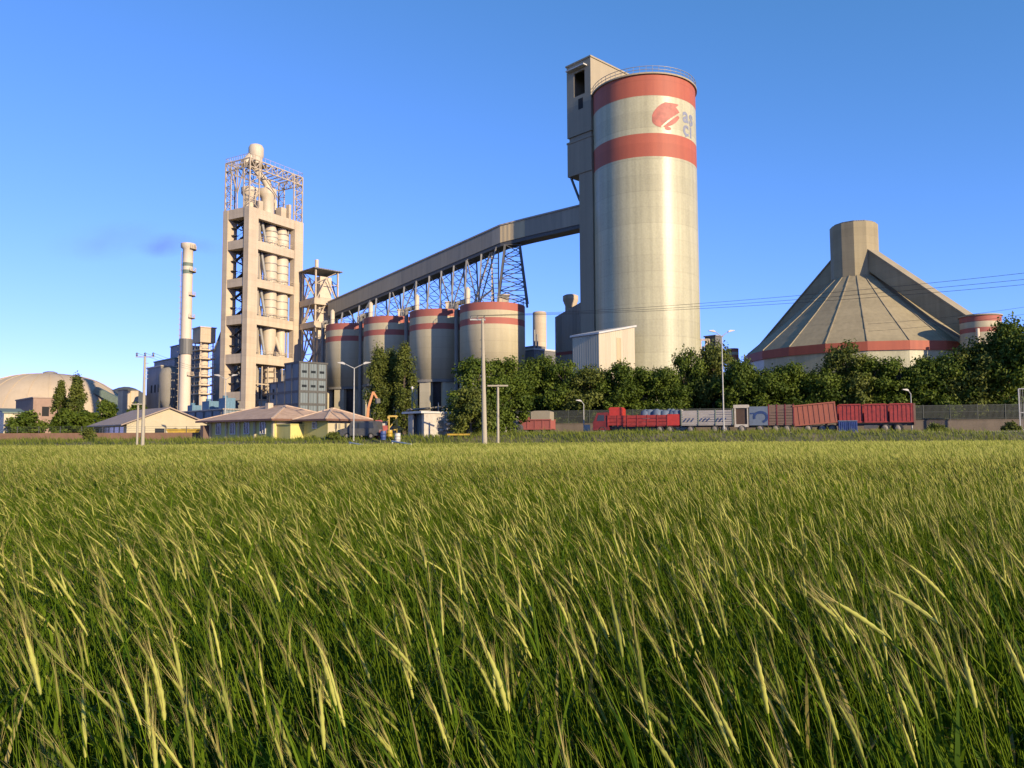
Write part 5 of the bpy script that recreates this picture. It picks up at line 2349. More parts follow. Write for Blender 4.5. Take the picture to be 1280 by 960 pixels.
# ------------------------------------------------------------------ fence on wall, gate, left wall
def fences():
    A, B = spot(560, 8.5), spot(1330, 8.5)
    d = B - A
    L = d.length
    t = thing('mesh_fence', 'long dark mesh fence on a low concrete wall behind the lorries', 'fence', (A.x, A.y, 2.0), math.atan2(d.y, d.x))
    mb = MB()
    mb.box(0, L, -.15, .15, 0, 1.55)
    mb.box(0, L, -.2, .2, 1.553, 1.65)
    mb.build('wall_base', M['wall_low'], t)
    mb = MB()
    n = int(L / 3)
    for k in range(n + 1):
        x = L * k / n
        mb.box(x - .05, x + .05, -.05, .05, 1.65, 3.55)
    mb.build('post', M['fence'], t)
    mb = MB()
    for k in range(int(L / .13)):
        x = k * .13
        mb.box(x, x + .06, -.012, .012, 1.7, 3.45)
    for z in (1.75, 2.6, 3.42):
        mb.box(0, L, -.035, -.015, z, z + .05)
    mb.build('mesh_panel', M['fence'], t)
    # white gate frame at the right frame edge
    p = spot(1276, 3.2)
    t = thing('yard_gate', 'pale metal gate frame at the right edge of the yard', 'gate', p, ROADYAW)
    H = gz(486, 1276, p.y) - p.z
    mb = MB()
    for x in (0, 2.6):
        mb.beam((x, 0, 0), (x, 0, H), .14)
    for z in (H, H * .45, .3):
        mb.beam((0, 0, z), (2.6, 0, z), .12)
    mb.build('frame', M['galv'], t)
    mb = MB()
    for k in range(1, 13):
        mb.beam((.2 * k, 0, .3), (.2 * k, 0, H), .04)
    mb.build('bar_panel', M['steel_grey'], t)
    # low brown wall with wires at the left
    A, B = face_pt(-60, 96), face_pt(262, 99)
    d = B - A
    t = thing('low_wall', 'low brown wall topped by a wire fence at the left', 'wall', (A.x, A.y, A.z), math.atan2(d.y, d.x))
    L = d.length
    mb = MB()
    mb.box(0, L, -.12, .12, -.3, 1.05)
    mb.build('wall_base', M['brown_wall'], t)
    mb = MB()
    for k in range(int(L / 2.5) + 1):
        x = k * 2.5
        mb.beam((x, 0, 1.05), (x, 0, 1.85), .07)
    mb.build('post', M['steel_dark'], t)
    mb = MB()
    for z in (1.3, 1.55, 1.8):
        mb.beam((0, 0, z), (L, 0, z), .025)
    mb.build('wire', M['steel_dark'], t)
    # yellow skip beside the wall
    p = face_pt(229, 104)
    t = thing('yellow_skip', 'yellow skip behind the brown wall by the gabled hall', 'skip', p, R_(8))
    mb = MB()
    mb.prism([(-1.2, 0.3), (1.2, 0.3), (1.9, 1.45), (-1.9, 1.45)], 'y', -.9, .9)
    mb.box(-2.0, 2.0, -1.0, 1.0, 1.453, 1.56)
    mb.build('bin', M['yellow'], t)
    mb = MB()
    mb.box(-1.0, -.8, -.8, .8, 0, .298)
    mb.box(.8, 1.0, -.8, .8, 0, .298)
    mb.build('skid', M['steel_dark'], t)


fences()


# ------------------------------------------------------------------ poles, lamps, wires
def poles():
    # tall concrete pole in front of the yard
    D = 69
    b = face_pt(606, D)
    b.z = 0
    t = thing('concrete_pole', 'tall tapered concrete power pole before the big round tree', 'pole', b)
    H = gz(398, 605, D)
    lean = Vector((-.18, 0, 0))
    mb = MB()
    mb.tube((0, 0, -.2), lean + Vector((0, 0, H)), .25, .12, n=14)
    mb.build('shaft', M['pole'], t)
    mb = MB()
    mb.beam(lean + Vector((-1.1, 0, H - .1)), lean + Vector((.25, 0, H - .12)), .14)
    mb.build('crossarm', M['galv'], t)
    for x in (-1.0, -.45, .15):
        mb = MB()
        mb.lathe([(.03, 0), (.07, .08), (.04, .12), (.07, .18), (.03, .26)], 10, (lean.x + x, 0, H - .03))
        mb.build('insulator', M['insul'], t)
    mb = MB()
    for k in range(10):
        z = 3 + k * .8
        mb.beam((-.28 + lean.x * z / H, 0, z), (.02, 0, z), .05)
    mb.build('step_iron', M['steel_dark'], t)
    top606 = b + lean + Vector((0, 0, H))

    b = face_pt(622.5, 76)
    b.z = 0
    t = thing('t_pole', 'thin T shaped wooden pole right beside the tall concrete pole', 'pole', b)
    H = gz(481, 622.5, 76)
    mb = MB()
    mb.tube((0, 0, -.2), (0, 0, H), .14, .11, n=12)
    mb.build('shaft', M['pole'], t)
    mb = MB()
    mb.beam((-1.0, -.14, H - .1), (1.0, -.14, H - .1), .14)
    mb.build('crossarm', M['pole'], t)

    D = 72
    b = face_pt(178.5, D)
    b.z = 0
    t = thing('concrete_pole', 'tall pale pole with three insulators at the left', 'pole', b)
    H = gz(446, 179, D)
    mb = MB()
    mb.tube((0, 0, -.2), (0, 0, H), .17, .10, n=12)
    mb.build('shaft', M['pole'], t)
    mb = MB()
    mb.beam((-.85, 0, H), (.85, 0, H), .1)
    mb.build('crossarm', M['galv'], t)
    for x in (-.75, 0, .75):
        mb = MB()
        mb.lathe([(.04, 0), (.11, .1), (.06, .16), (.11, .24), (.04, .34)], 10, (x, 0, H + .05))
        mb.build('insulator', M['insul'], t)
    mb = MB()
    for k in range(5):
        mb.beam((.08, 0, H - 2.0 + k * .35), (.32, 0, H - 2.0 + k * .35), .06)
    mb.build('step_iron', M['galv'], t)
    topL = b + Vector((0, 0, H + .35))

    b = face_pt(171.5, 76)
    b.z = 0
    t = thing('t_pole', 'short T shaped pole left of the three insulator pole', 'pole', b)
    H = gz(504, 171.5, 76)
    mb = MB()
    mb.tube((0, 0, -.2), (0, 0, H), .11, .09, n=10)
    mb.build('shaft', M['pole'], t)
    mb = MB()
    mb.beam((-.5, -.11, H - .1), (.5, -.11, H - .1), .11)
    mb.build('crossarm', M['pole'], t)

    def lamp(px, D, ytop, arms, lab, mat=None, r=.09, span=1.0, lift=.45):
        b = face_pt(px, D)
        t = thing('street_lamp', lab, 'street lamp', b, 0, 'street lamps in the yard')
        H = gz(ytop, px, D) - b.z
        mb = MB()
        mb.tube((0, 0, 0), (0, 0, H), r, r * .6, n=10)
        mb.build('post', mat or M['galv'], t)
        for s in arms:
            mb = MB()
            mb.tube((0, 0, H - .05), (s * span, 0, H + lift), .05, .04, n=8)
            a = mb.build('arm', mat or M['galv'], t)
            mb = MB()
            mb.prism([(s * span, H + lift - .09), (s * (span + .7), H + lift + .08), (s * (span + .75), H + lift + .16), (s * (span + .2), H + lift + .2), (s * span, H + lift + .08)], 'y', -.14, .14)
            mb.build('lamp_head', M['white'], a)
    lamp(442, 83, 460, (-1, 1), 'double armed street lamp beside the small cream gate house')
    lamp(281, 104, 474, (-1, 1), 'double armed street lamp rising over the long gate house roof', span=.8)
    lamp(905, 90, 420, (-1, 1), 'tall double armed street lamp before the grey stake trailer', span=.75, lift=.5)
    lamp(730, 106, 505, (-1,), 'short single armed street lamp left of the red lorry', span=.3, lift=.4)
    lamp(1140.5, 98, 492, (-1,), 'short street lamp at the tail of the red tipper', span=.3, lift=.4)
    # thin green post by the cabin
    b = face_pt(515, 100)
    t = thing('green_post', 'thin green lamp post between the poplars and the white cabin', 'post', b)
    H = gz(487, 515, 100) - b.z
    mb = MB()
    mb.tube((0, 0, 0), (0, 0, H), .07, n=8)
    mb.build('shaft', M['green_trim'], t)
    mb = MB()
    mb.lathe([(.05, 0), (.16, .12), (.16, .3), (.05, .42)], 12, (0, 0, H))
    mb.build('lamp_globe', M['white'], t)
    b = face_pt(548, 92)
    t = thing('flag_post', 'thin pale bare post behind the white cabin roof', 'post', b)
    mb = MB()
    mb.tube((0, 0, 0), (0, 0, gz(503, 548, 92) - b.z), .05, n=8)
    mb.build('shaft', M['galv'], t)

    # overhead wires
    def wire(pts, lab, r=.02):
        o_ = Vector(pts[0])
        mb = MB()
        for a, b_ in zip(pts, pts[1:]):
            mb.tube(Vector(a) - o_, Vector(b_) - o_, r, n=5, caps=False)
        o = mb.build('power_line', M['wire'])
        o.location = o_
        tag(o, lab, 'power line', 'overhead power lines')

    def sag(a, b_, s, n=24):
        out = []
        for k in range(n + 1):
            f = k / n
            p = Vector(a).lerp(Vector(b_), f)
            p.z -= s * 4 * f * (1 - f)
            out.append(p)
        return out
    for k, (dx, ye, lab) in enumerate(((-1.0, 329, 'uppermost overhead wire crossing before the cone store'), (-.45, 337, 'middle overhead wire crossing before the cone store'), (.15, 343.5, 'lowest of three overhead wires crossing before the cone store'))):
        a = top606 + Vector((dx, 0, .25))
        e = W(1285, ye, 47)
        e2 = a + (e - a) * 1.35
        wire(sag(a, e2, .75), lab, .013)
    for k, (ya, yb, lab) in enumerate(((405, 376, 'thin wire over the round banded tower at right'), (414, 385, 'lowest thin wire passing the round banded tower'))):
        a, e = W(1085, ya, 132), W(1330, yb, 108)
        wire(sag(a, e, .4, 12), lab, .02)
    for k, dx in enumerate((-.75, 0, .75)):
        a = topL + Vector((dx, 0, 0))
        e = W(300, 466 - 2 * k, 190)
        wire(sag(a, e, 1.0), ['wire from the near end of the left pole crossarm', 'wire from the middle insulator of the left pole', 'wire from the far right insulator of the left pole'][k], .013)


poles()


# ------------------------------------------------------------------ trees
def leaf_mesh(name, seed, h, w, mode='round', leaves=5200, size=.30):
    """crown of separate leaf sprays around limbs; units are metres, base at z 0"""
    g = np.random.default_rng(seed)
    clumps = []
    if mode == 'round':
        nc = 46
        for k in range(nc):
            u = g.random()
            zf = .10 + .88 * u
            env = w / 2 * (math.sin(math.pi * min(1, (zf * .86 + .12))) ** .55)
            an = g.random() * 2 * math.pi
            rr_ = env * (g.random() ** .45) * .86
            clumps.append((rr_ * math.cos(an), rr_ * math.sin(an), h * zf * .93, g.uniform(.55, 1.15) * w * .135))
    else:
        nc = 40
        for k in range(nc):
            zf = .08 + .90 * (k + g.random()) / nc
            env = w / 2 * min(1, (1.02 - zf) * 2.4 + .08) * (.75 + .25 * min(1, zf * 5))
            an = g.random() * 2 * math.pi
            rr_ = env * (g.random() ** .5) * .75
            clumps.append((rr_ * math.cos(an), rr_ * math.sin(an), h * zf * .97, g.uniform(.7, 1.2) * w * .19))
    C = np.array(clumps)
    wts = C[:, 3] ** 2
    idx = g.choice(len(C), leaves, p=wts / wts.sum())
    d = g.normal(size=(leaves, 3))
    d /= np.linalg.norm(d, axis=1)[:, None]
    rad = C[idx, 3] * (g.random(leaves) ** .38) * (1 + .25 * g.normal(size=leaves).clip(-1, 1.6))
    P = C[idx, :3] + d * rad[:, None] * np.array([1.15, 1.15, .95 if mode == 'round' else 1.7])
    P[:, 2] = np.maximum(P[:, 2], .25)
    nrm = d + g.normal(size=(leaves, 3)) * .7 + np.array([0, 0, .35])
    nrm /= np.linalg.norm(nrm, axis=1)[:, None]
    tg = np.cross(nrm, g.normal(size=(leaves, 3)))
    tg /= np.linalg.norm(tg, axis=1)[:, None]
    bt = np.cross(nrm, tg)
    s = size * g.uniform(.6, 1.25, leaves)[:, None]
    a = P - tg * s
    b = P - bt * s * .55 + nrm * s * .12
    c = P + tg * s
    e = P + bt * s * .55 + nrm * s * .12
    V = np.stack([a, b, c, e], 1).reshape(-1, 3)
    Fq = np.arange(leaves * 4).reshape(-1, 4)
    ctint = g.random(len(C))
    tint = np.clip(.55 * ctint[idx] + .45 * g.random(leaves), 0, 1)
    me = bpy.data.meshes.new(name)
    me.vertices.add(len(V))
    me.vertices.foreach_set('co', V.astype(np.float32).ravel())
    me.loops.add(leaves * 4)
    me.loops.foreach_set('vertex_index', Fq.ravel().astype(np.int32))
    me.polygons.add(leaves)
    me.polygons.foreach_set('loop_start', np.arange(0, leaves * 4, 4, dtype=np.int32))
    at = me.attributes.new('tint', 'FLOAT', 'FACE')
    at.data.foreach_set('value', tint.astype(np.float32))
    me.update(calc_edges=True)
    return me, C


def make_tree(kind, label, p, h, w, seed, leaves, size, mode, mat, cat='tree', group=None):
    t = thing(kind, label, cat, p, 0, group)
    me, C = leaf_mesh('crown', seed, h, w, mode, leaves, size)
    me.materials.append(mat)
    o = bpy.data.objects.new('crown', me)
    COL.objects.link(o)
    o.parent = t
    mb = MB()
    pts = [Vector((0, 0, -.2)), Vector((.05 * w * .2, 0, h * .2)), Vector((-.02 * w, .03 * w, h * .45)), Vector((.02 * w, 0, h * .85))]
    rs = [.035 * h ** .9, .028 * h ** .9, .02 * h ** .9, .006 * h]
    for k in range(3):
        mb.tube(pts[k], pts[k + 1], rs[k], rs[k + 1], n=9)
    for k in range(0, len(C), 3):
        c = Vector(C[k, :3])
        zz_ = max(h * .12, c.z - w * .22)
        f = min(.85, zz_ / h)
        i = 0 if f < .2 else (1 if f < .45 else 2)
        lo, hi = [(0, .2), (.2, .45), (.45, .85)][i]
        a = pts[i].lerp(pts[i + 1], (f - lo) / (hi - lo))
        mb.tube(a, c, .009 * h, .003 * h, n=6)
    mb.build('trunk', M['bark'], t)
    return t


def fill_trees():
    base = Y_ = None
    # broad row behind the fence: (px, extra distance behind the fence, top row, width in m, label)
    row = [
        (640, 5, 449, 7.5, 'round tree in the row just right of the tall concrete pole'),
        (676, 9, 446, 8.0, 'round tree in the row behind the pinkish lorry'),
        (707, 6, 446, 7.5, 'round tree in the row before the grey building with the vent'),
        (738, 5, 458, 7.0, 'round tree in the row below the cream shed'),
        (772, 5, 455, 7.5, 'round tree in the row below the right corner of the cream shed'),
        (806, 6, 456, 7.0, 'round tree in the row behind the red lorry, under the tall silo'),
        (834, 5, 461, 6.5, 'low round tree in the row at the right foot of the tall silo'),
        (858, 8, 431, 6.0, 'taller pointed tree at the right edge of the tall silo'),
        (893, 9, 428, 7.0, 'tall tree behind the tall double armed street lamp'),
        (925, 5, 452, 7.5, 'round tree in the row left of the cone store'),
        (958, 5, 457, 7.0, 'round tree in the row under the left rim of the cone store'),
        (990, 5, 455, 7.0, 'round tree in the row behind the brown slatted trailer'),
        (1022, 5, 455, 7.0, 'round tree in the row behind the salmon tipper'),
        (1060, 6, 429, 7.5, 'tallest round tree before the middle of the cone store'),
        (1095, 5, 448, 7.0, 'round tree in the row behind the red tipper'),
        (1130, 5, 443, 7.5, 'round tree in the row behind the red tipper tail'),
        (1166, 5, 446, 7.0, 'round tree in the row before the right rim of the cone store'),
        (1196, 5, 437, 7.0, 'round tree in the row left of the round banded tower'),
        (1228, 5, 425, 7.5, 'round tree in the row before the round banded tower'),
        (1262, 5, 403, 8.0, 'large tree right of the round banded tower'),
        (1302, 4, 398, 8.5, 'large tree cut by the right edge of the picture'),
    ]
    protos = {}
    for k, (px, back, ytop, w, lab) in enumerate(row):
        d = road_y(px) + 8.5 + back
        x = gx(px, d)
        h = gz(ytop, px, d) - 2.0
        v = k % 5
        if v not in protos:
            t = make_tree('round_tree', lab, (x, d, 2.0), 10.0, 8.6, 40 + v, 11500, .20, 'round', M['leaf2'] if v == 3 else M['leaf'], group='row of trees behind the fence')
            protos[v] = t
        else:
            t = copy_tree(protos[v])
            t['label'] = lab
        t.location = (x, d, 2.0)
        t.scale = (w / 7.0, w / 7.0, h / 9.85)
        t.rotation_euler = (0, 0, random.uniform(0, 6.28))
    # second, further line that closes the gaps
    k = 0
    for px in range(655, 1290, 44):
        d = road_y(px) + 21
        x = gx(px, d)
        t = copy_tree(protos[(k * 2 + 1) % 5])
        t['label'] = 'round tree in the second line, seen through gaps of the front row'
        t['group'] = 'second line of trees behind the row'
        t.location = (x, d, 2.0)
        hh = gz(458 if px < 1190 else 432, px, d) - 2.0
        t.scale = (1.15, 1.15, hh / 10.5)
        t.rotation_euler = (0, 0, random.uniform(0, 6.28))
        k += 1
    # big near tree by the tall pole and its lower bush
    p = face_pt(598, 92)
    make_tree('round_tree', 'big broad tree right behind the tall concrete pole', p, gz(450, 610, 92) - p.z + .3, 8.2, 71, 14000, .20, 'round', M['leaf'])
    p = face_pt(588, 84)
    make_tree('round_tree', 'dense low leafy tree reaching the ground left of the tall pole', p, gz(487, 588, 84) - p.z + .2, 5.0, 72, 9000, .165, 'round', M['leaf2'])
    p = face_pt(628, 98)
    make_tree('round_tree', 'leafy tree between the tall concrete pole and T pole', p, gz(447, 628, 98) - p.z + .2, 7.0, 73, 11000, .20, 'round', M['leaf'])
    # poplars by the silos
    for px, D, yt, w, s, lab in ((472, 122, 436, 4.6, 81, 'leafy poplar with a pale bare trunk, beside the street lamp'),
                                 (488, 124, 438, 4.6, 82, 'middle poplar of the three by the short silos'),
                                 (505, 121, 427, 4.0, 83, 'slim pointed poplar at the right of the three')):
        p = face_pt(px, D)
        make_tree('poplar_tree', lab, p, gz(yt, px, D) - p.z, w, s, 11000, .19, 'tall', M['leaf2'], group='poplars by the short silos')
    # left trees
    for px, D, yt, w, s, lab in ((73, 150, 476, 3.2, 91, 'dusty poplar before the tan dome, left of the pair'),
                                 (95, 148, 470, 3.4, 92, 'taller dusty poplar before the tan dome, right of the pair')):
        p = face_pt(px, D)
        make_tree('poplar_tree', lab, p, gz(yt, px, D) - p.z, w, s, 8000, .22, 'tall', M['leaf2'], group='pair of poplars by the dome')
    for px, D, yt, w, s, lab in ((84, 142, 510, 5.4, 93, 'wide dark tree at the foot of the left poplars'),
                                 (106, 145, 513, 4.8, 94, 'rounded tree right of the left poplars'),
                                 (33, 140, 515, 6.5, 95, 'bushy tree below the pink brick workshop'),
                                 (132, 190, 497, 7.0, 96, 'greyish tree between the dome and hoist block'),
                                 (170, 190, 500, 6.0, 97, 'small dark tree left of the grey dusty building')):
        p = face_pt(px, D)
        make_tree('round_tree', lab, p, gz(yt, px, D) - p.z, w, s, 3500, .33, 'round', M['leaf'], group='trees around the dome')
    for px, D, yt, w, s, lab in ((110, 93, 536, 2.0, 98, 'small yellow green bush at the brown wall'),
                                 (417, 84, 541, 1.8, 99, 'small bush at the corner of the small gate house'),
                                 (1170, 96, 531, 2.4, 100, 'small bush at the concrete wall right of the red tipper'),
                                 (1264, 90, 528, 2.2, 101, 'small yellowish bush at the foot of the gate frame')):
        p = face_pt(px, D)
        make_tree('bush', lab, p, gz(yt, px, D) - p.z, w, s, 1300, .13, 'round', M['leaf2'], cat='bush', group='small bushes along the yard')


fill_trees()


# ------------------------------------------------------------------ big arrays of plants (wheat and bank grass)
class Bulk:
    def __init__(self):
        self.V, self.F3, self.F4, self.m3, self.m4, self.t3, self.t4, self.n = [], [], [], [], [], [], [], 0

    def ribbon(self, C, S, wd, mi, tint):
        """C (N,K,3) centres, S (N,K,3) unit side vectors, wd (N,K) half widths"""
        n, k = C.shape[:2]
        L_, R2 = C - S * wd[..., None], C + S * wd[..., None]
        V = np.stack([L_, R2], 2).reshape(n, 2 * k, 3)
        base = (np.arange(n) * 2 * k + self.n)[:, None]
        for j in range(k - 1):
            f = np.stack([base[:, 0] + 2 * j, base[:, 0] + 2 * j + 1, base[:, 0] + 2 * j + 3, base[:, 0] + 2 * j + 2], 1)
            self.F4.append(f)
            self.m4.append(np.full(n, mi))
            self.t4.append(tint)
        self.V.append(V.reshape(-1, 3))
        self.n += n * 2 * k

    def tube(self, C, U, Wv, rad, sides, mi, tint):
        n, k = C.shape[:2]
        an = np.arange(sides) * 2 * np.pi / sides
        V = C[:, :, None, :] + rad[:, :, None, None] * (U[:, :, None, :] * np.cos(an)[None, None, :, None] + Wv[:, :, None, :] * np.sin(an)[None, None, :, None])
        base = np.arange(n) * k * sides + self.n
        for j in range(k - 1):
            for s in range(sides):
                s2 = (s + 1) % sides
                self.F4.append(np.stack([base + j * sides + s, base + j * sides + s2, base + (j + 1) * sides + s2, base + (j + 1) * sides + s], 1))
                self.m4.append(np.full(n, mi))
                self.t4.append(tint)
        self.V.append(V.reshape(-1, 3))
        self.n += n * k * sides

    def tri(self, A, B, C, mi, tint):
        n = len(A)
        V = np.stack([A, B, C], 1).reshape(-1, 3)
        self.F3.append(np.arange(n * 3).reshape(n, 3) + self.n)
        self.m3.append(np.full(n, mi))
        self.t3.append(tint)
        self.V.append(V)
        self.n += n * 3

    def build(self, name, mats):
        V = np.concatenate(self.V).astype(np.float32)
        F4 = np.concatenate(self.F4).astype(np.int32) if self.F4 else np.zeros((0, 4), np.int32)
        F3 = np.concatenate(self.F3).astype(np.int32) if self.F3 else np.zeros((0, 3), np.int32)
        loops = np.concatenate([F4.ravel(), F3.ravel()])
        st = np.concatenate([np.arange(len(F4)) * 4, len(F4) * 4 + np.arange(len(F3)) * 3]).astype(np.int32)
        mi = np.concatenate(self.m4 + self.m3).astype(np.int32)
        ti = np.concatenate(self.t4 + self.t3).astype(np.float32)
        me = bpy.data.meshes.new(name)
        me.vertices.add(len(V))
        me.vertices.foreach_set('co', V.ravel())
        me.loops.add(len(loops))
        me.loops.foreach_set('vertex_index', loops)
        me.polygons.add(len(st))
        me.polygons.foreach_set('loop_start', st)
        for m in mats:
            me.materials.append(m)
        me.polygons.foreach_set('material_index', mi)
        me.polygons.foreach_set('use_smooth', np.ones(len(st), dtype=bool))
        at = me.attributes.new('tint', 'FLOAT', 'FACE')
        at.data.foreach_set('value', ti)
        me.update(calc_edges=True)
        o = bpy.data.objects.new(name, me)
        COL.objects.link(o)
        return o


def wave(x, y):
    return (np.sin(x * .55 + y * .21 + 1.3) + np.sin(x * .23 - y * .47 + .4) + .7 * np.sin(x * 1.25 + y * .83) + .5 * np.sin(x * 2.1 - y * 1.6 + 2)) / 3.2


def scatter(y0, y1, dens, margin):
    """points in the wedge the camera sees, and a margin on both sides"""
    area_w = lambda y: 1.36 * y + 2 * margin
    n = int(dens * (y1 - y0) * (area_w(y0) + area_w(y1)) / 2)
    y = np.sqrt(rng.random(n) * ((y1 + margin) ** 2 - (y0 + margin) ** 2) + (y0 + margin) ** 2) - margin
    x = (rng.random(n) - .5) * area_w(y)
    return x, y


WIND = np.array([-1.0, .18])


def stalk_frames(x, y, K, hmul=1.0, lean=None):
    n = len(x)
    wv = wave(x, y)
    h = (0.93 + .05 * wv + rng.normal(size=n) * .075) * hmul
    h = np.where(rng.random(n) < .04, h * rng.uniform(1.05, 1.16, n), h)
    left = np.clip(-x / (np.abs(y) * .6 + .6), -1, 1)
    th = np.radians(np.clip(33 + 14 * wv + 11 * left + rng.normal(size=n) * 14, 2, 78))
    near_up = np.clip((4.0 - y) / 3.0, 0, 1)
    th = th * (1 - .50 * near_up)
    if lean is not None:
        th, h = lean
    az = math.atan2(WIND[1], WIND[0]) + rng.normal(size=n) * (.55 if lean is None else .12)
    dirx, diry = np.cos(az), np.sin(az)
    ts = np.linspace(0, 1, K)
    ang = th[:, None] * ts[None, :] ** 1.4
    seg = h[:, None] / (K - 1)
    am = (ang[:, 1:] + ang[:, :-1]) / 2
    hx = np.concatenate([np.zeros((n, 1)), np.cumsum(np.sin(am) * seg, 1)], 1)
    hz = np.concatenate([np.zeros((n, 1)), np.cumsum(np.cos(am) * seg, 1)], 1)
    # stalks bow over the ground point they grow from, so the field does not shift sideways
    C = np.stack([x[:, None] + dirx[:, None] * (hx - .5 * hx[:, -1:]), y[:, None] + diry[:, None] * (hx - .5 * hx[:, -1:]), hz], 2)
    T = np.stack([dirx[:, None] * np.sin(ang), diry[:, None] * np.sin(ang), np.cos(ang)], 2)
    return C, T, h, th, dirx, diry


def patch(x, y, t):
    """the crop ripens unevenly: broad greener and yellower patches, added to the stalk's own tint"""
    p = np.sin(x * .13 + 1.7 * np.sin(y * .07)) * .5 + np.sin(x * .31 - y * .19 + 2.0) * .3 + np.sin(x * .9 + y * .5) * .2
    return np.clip(t + .22 * p, 0, 1)


def perp(T):
    ref = np.zeros_like(T)
    ref[..., 1] = 1
    ref[..., 0] = .13
    U = np.cross(T, ref)
    U /= np.linalg.norm(U, axis=-1, keepdims=True)
    Wv = np.cross(T, U)
    return U, Wv


def wheat():
    B = Bulk()

    def ears(C, T, dirx, diry, th, length, rad, rings, sides, tint, awns, awn_len, awn_w, bumpy):
        n = len(C)
        tip, tt = C[:, -1], T[:, -1]
        # the ear bends a bit further than the stalk
        ts = np.linspace(0, 1, rings)
        ang = th[:, None] + np.radians(rng.uniform(0, 16, n))[:, None] * ts[None, :]
        ang = np.minimum(ang, 1.6)
        seg = length[:, None] / (rings - 1)
        hx = np.concatenate([np.zeros((n, 1)), np.cumsum(np.sin(ang[:, 1:]) * seg, 1)], 1)
        hz = np.concatenate([np.zeros((n, 1)), np.cumsum(np.cos(ang[:, 1:]) * seg, 1)], 1)
        E = tip[:, None, :] + np.stack([dirx[:, None] * hx, diry[:, None] * hx, hz], 2)
        TE = np.stack([dirx[:, None] * np.sin(ang), diry[:, None] * np.sin(ang), np.cos(ang)], 2)
        U, Wv = perp(TE)
        prof = np.array([math.sin(math.pi * (.14 + .80 * t)) ** .7 for t in ts])
        if bumpy:
            prof = prof * np.array([1.0 if k % 2 else .74 for k in range(rings)])
        r = rad[:, None] * prof[None, :]
        if sides >= 3:
            B.tube(E, U, Wv, r, sides, 1, tint ** 1.5)
        else:
            B.ribbon(E, U, r, 1, tint)
        for k in range(awns):
            f = rng.random(n)
            i = np.minimum((f * (rings - 1)).astype(int), rings - 2)
            p = E[np.arange(n), i]
            tdir = TE[np.arange(n), i]
            an = rng.random(n) * 2 * math.pi
            side = U[np.arange(n), i] * np.cos(an)[:, None] + Wv[np.arange(n), i] * np.sin(an)[:, None]
            d = tdir + side * rng.uniform(.08, .26, n)[:, None]
            d /= np.linalg.norm(d, axis=1)[:, None]
            s = np.cross(d, side)
            s /= np.linalg.norm(s, axis=1)[:, None] + 1e-9
            B.tri(p - s * awn_w[:, None], p + s * awn_w[:, None], p + d * (awn_len * rng.uniform(.7, 1.2, n))[:, None], 2, tint)

    def leaves(x, y, C, T, count, segs, ln, wd, dirx, diry, tscale):
        n, K = C.shape[:2]
        for k in range(count):
            f = rng.uniform(.15, .86, n)
            fi = f * (K - 1)
            i = np.minimum(fi.astype(int), K - 2)
            fr = (fi - i)[:, None]
            p0 = C[np.arange(n), i] * (1 - fr) + C[np.arange(n), i + 1] * fr
            az = np.arctan2(diry, dirx) + rng.normal(size=n) * 1.15
            dx, dy = np.cos(az), np.sin(az)
            a0 = np.radians(rng.uniform(8, 30, n))
            a1 = np.radians(rng.uniform(35, 105, n))
            ts = np.linspace(0, 1, segs + 1)
            L_ = ln * rng.uniform(.65, 1.25, n)
            ang = a0[:, None] + (a1 - a0)[:, None] * ts[None, :] ** 1.5
            seg = (L_ / segs)[:, None]
            hx = np.concatenate([np.zeros((n, 1)), np.cumsum(np.sin(ang[:, 1:]) * seg, 1)], 1)
            hz = np.concatenate([np.zeros((n, 1)), np.cumsum(np.cos(ang[:, 1:]) * seg, 1)], 1)
            P = p0[:, None, :] + np.stack([dx[:, None] * hx, dy[:, None] * hx, hz], 2)
            tw = az[:, None] + math.pi / 2 + rng.normal(size=n)[:, None] * .3 + ts[None, :] * rng.normal(size=n)[:, None] * .7
            S = np.stack([np.cos(tw), np.sin(tw), .25 * np.sin(tw * 2)], 2)
            S /= np.linalg.norm(S, axis=2, keepdims=True)
            prof = (1 - ts ** 1.6) * (.55 + .9 * np.minimum(ts * 3, .5)) + .03
            w = (wd * rng.uniform(.7, 1.25, n))[:, None] * prof[None, :]
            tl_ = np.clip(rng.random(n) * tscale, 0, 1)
            dry = rng.random(n) < .05
            B.ribbon(P[~dry], S[~dry], w[~dry], 0, tl_[~dry])
            B.ribbon(P[dry], S[dry], w[dry], 2, tl_[dry])

    # --- near: full stalks
    for (y0, y1, dens, K, rings, sides, awn, lc, ls, margin) in (
            (.75, 4.2, 470, 7, 11, 6, 18, 4, 6, 2.2), (4.2, 9.0, 330, 5, 6, 4, 8, 3, 4, 2.2)):
        x, y = scatter(y0, y1, dens, margin)
        far_enough = np.hypot(x, y) > .8
        x, y = x[far_enough], y[far_enough]
        n = len(x)
        C, T, h, th, dx, dy = stalk_frames(x, y, K)
        U, Wv = perp(T)
        tint = patch(x, y, rng.random(n))
        rad = np.full((n, K), .0016) * np.linspace(1.2, .75, K)[None, :]
        B.tube(C, U, Wv, rad, 3, 0, np.clip(.35 + .5 * tint, 0, 1))
        has = rng.random(n) < (.23 if y1 < 5 else .36)
        ears(C[has], T[has], dx[has], dy[has], th[has], rng.uniform(.075, .115, n)[has], rng.uniform(.0030, .0048, n)[has], rings, sides,
             tint[has], awn, rng.uniform(.05, .085, n)[has], np.full(has.sum(), .0007), True)
        leaves(x, y, C, T, lc, ls, .24, .0046, dx, dy, .62 if y1 < 5 else .75)  # foreground leaf tints scaled down, deep shade put into their colour
        # low leafy undergrowth
    hx_ = np.array([.98, .93, 1.12, -.86, -.60, .03, -.30, .52, 1.30])
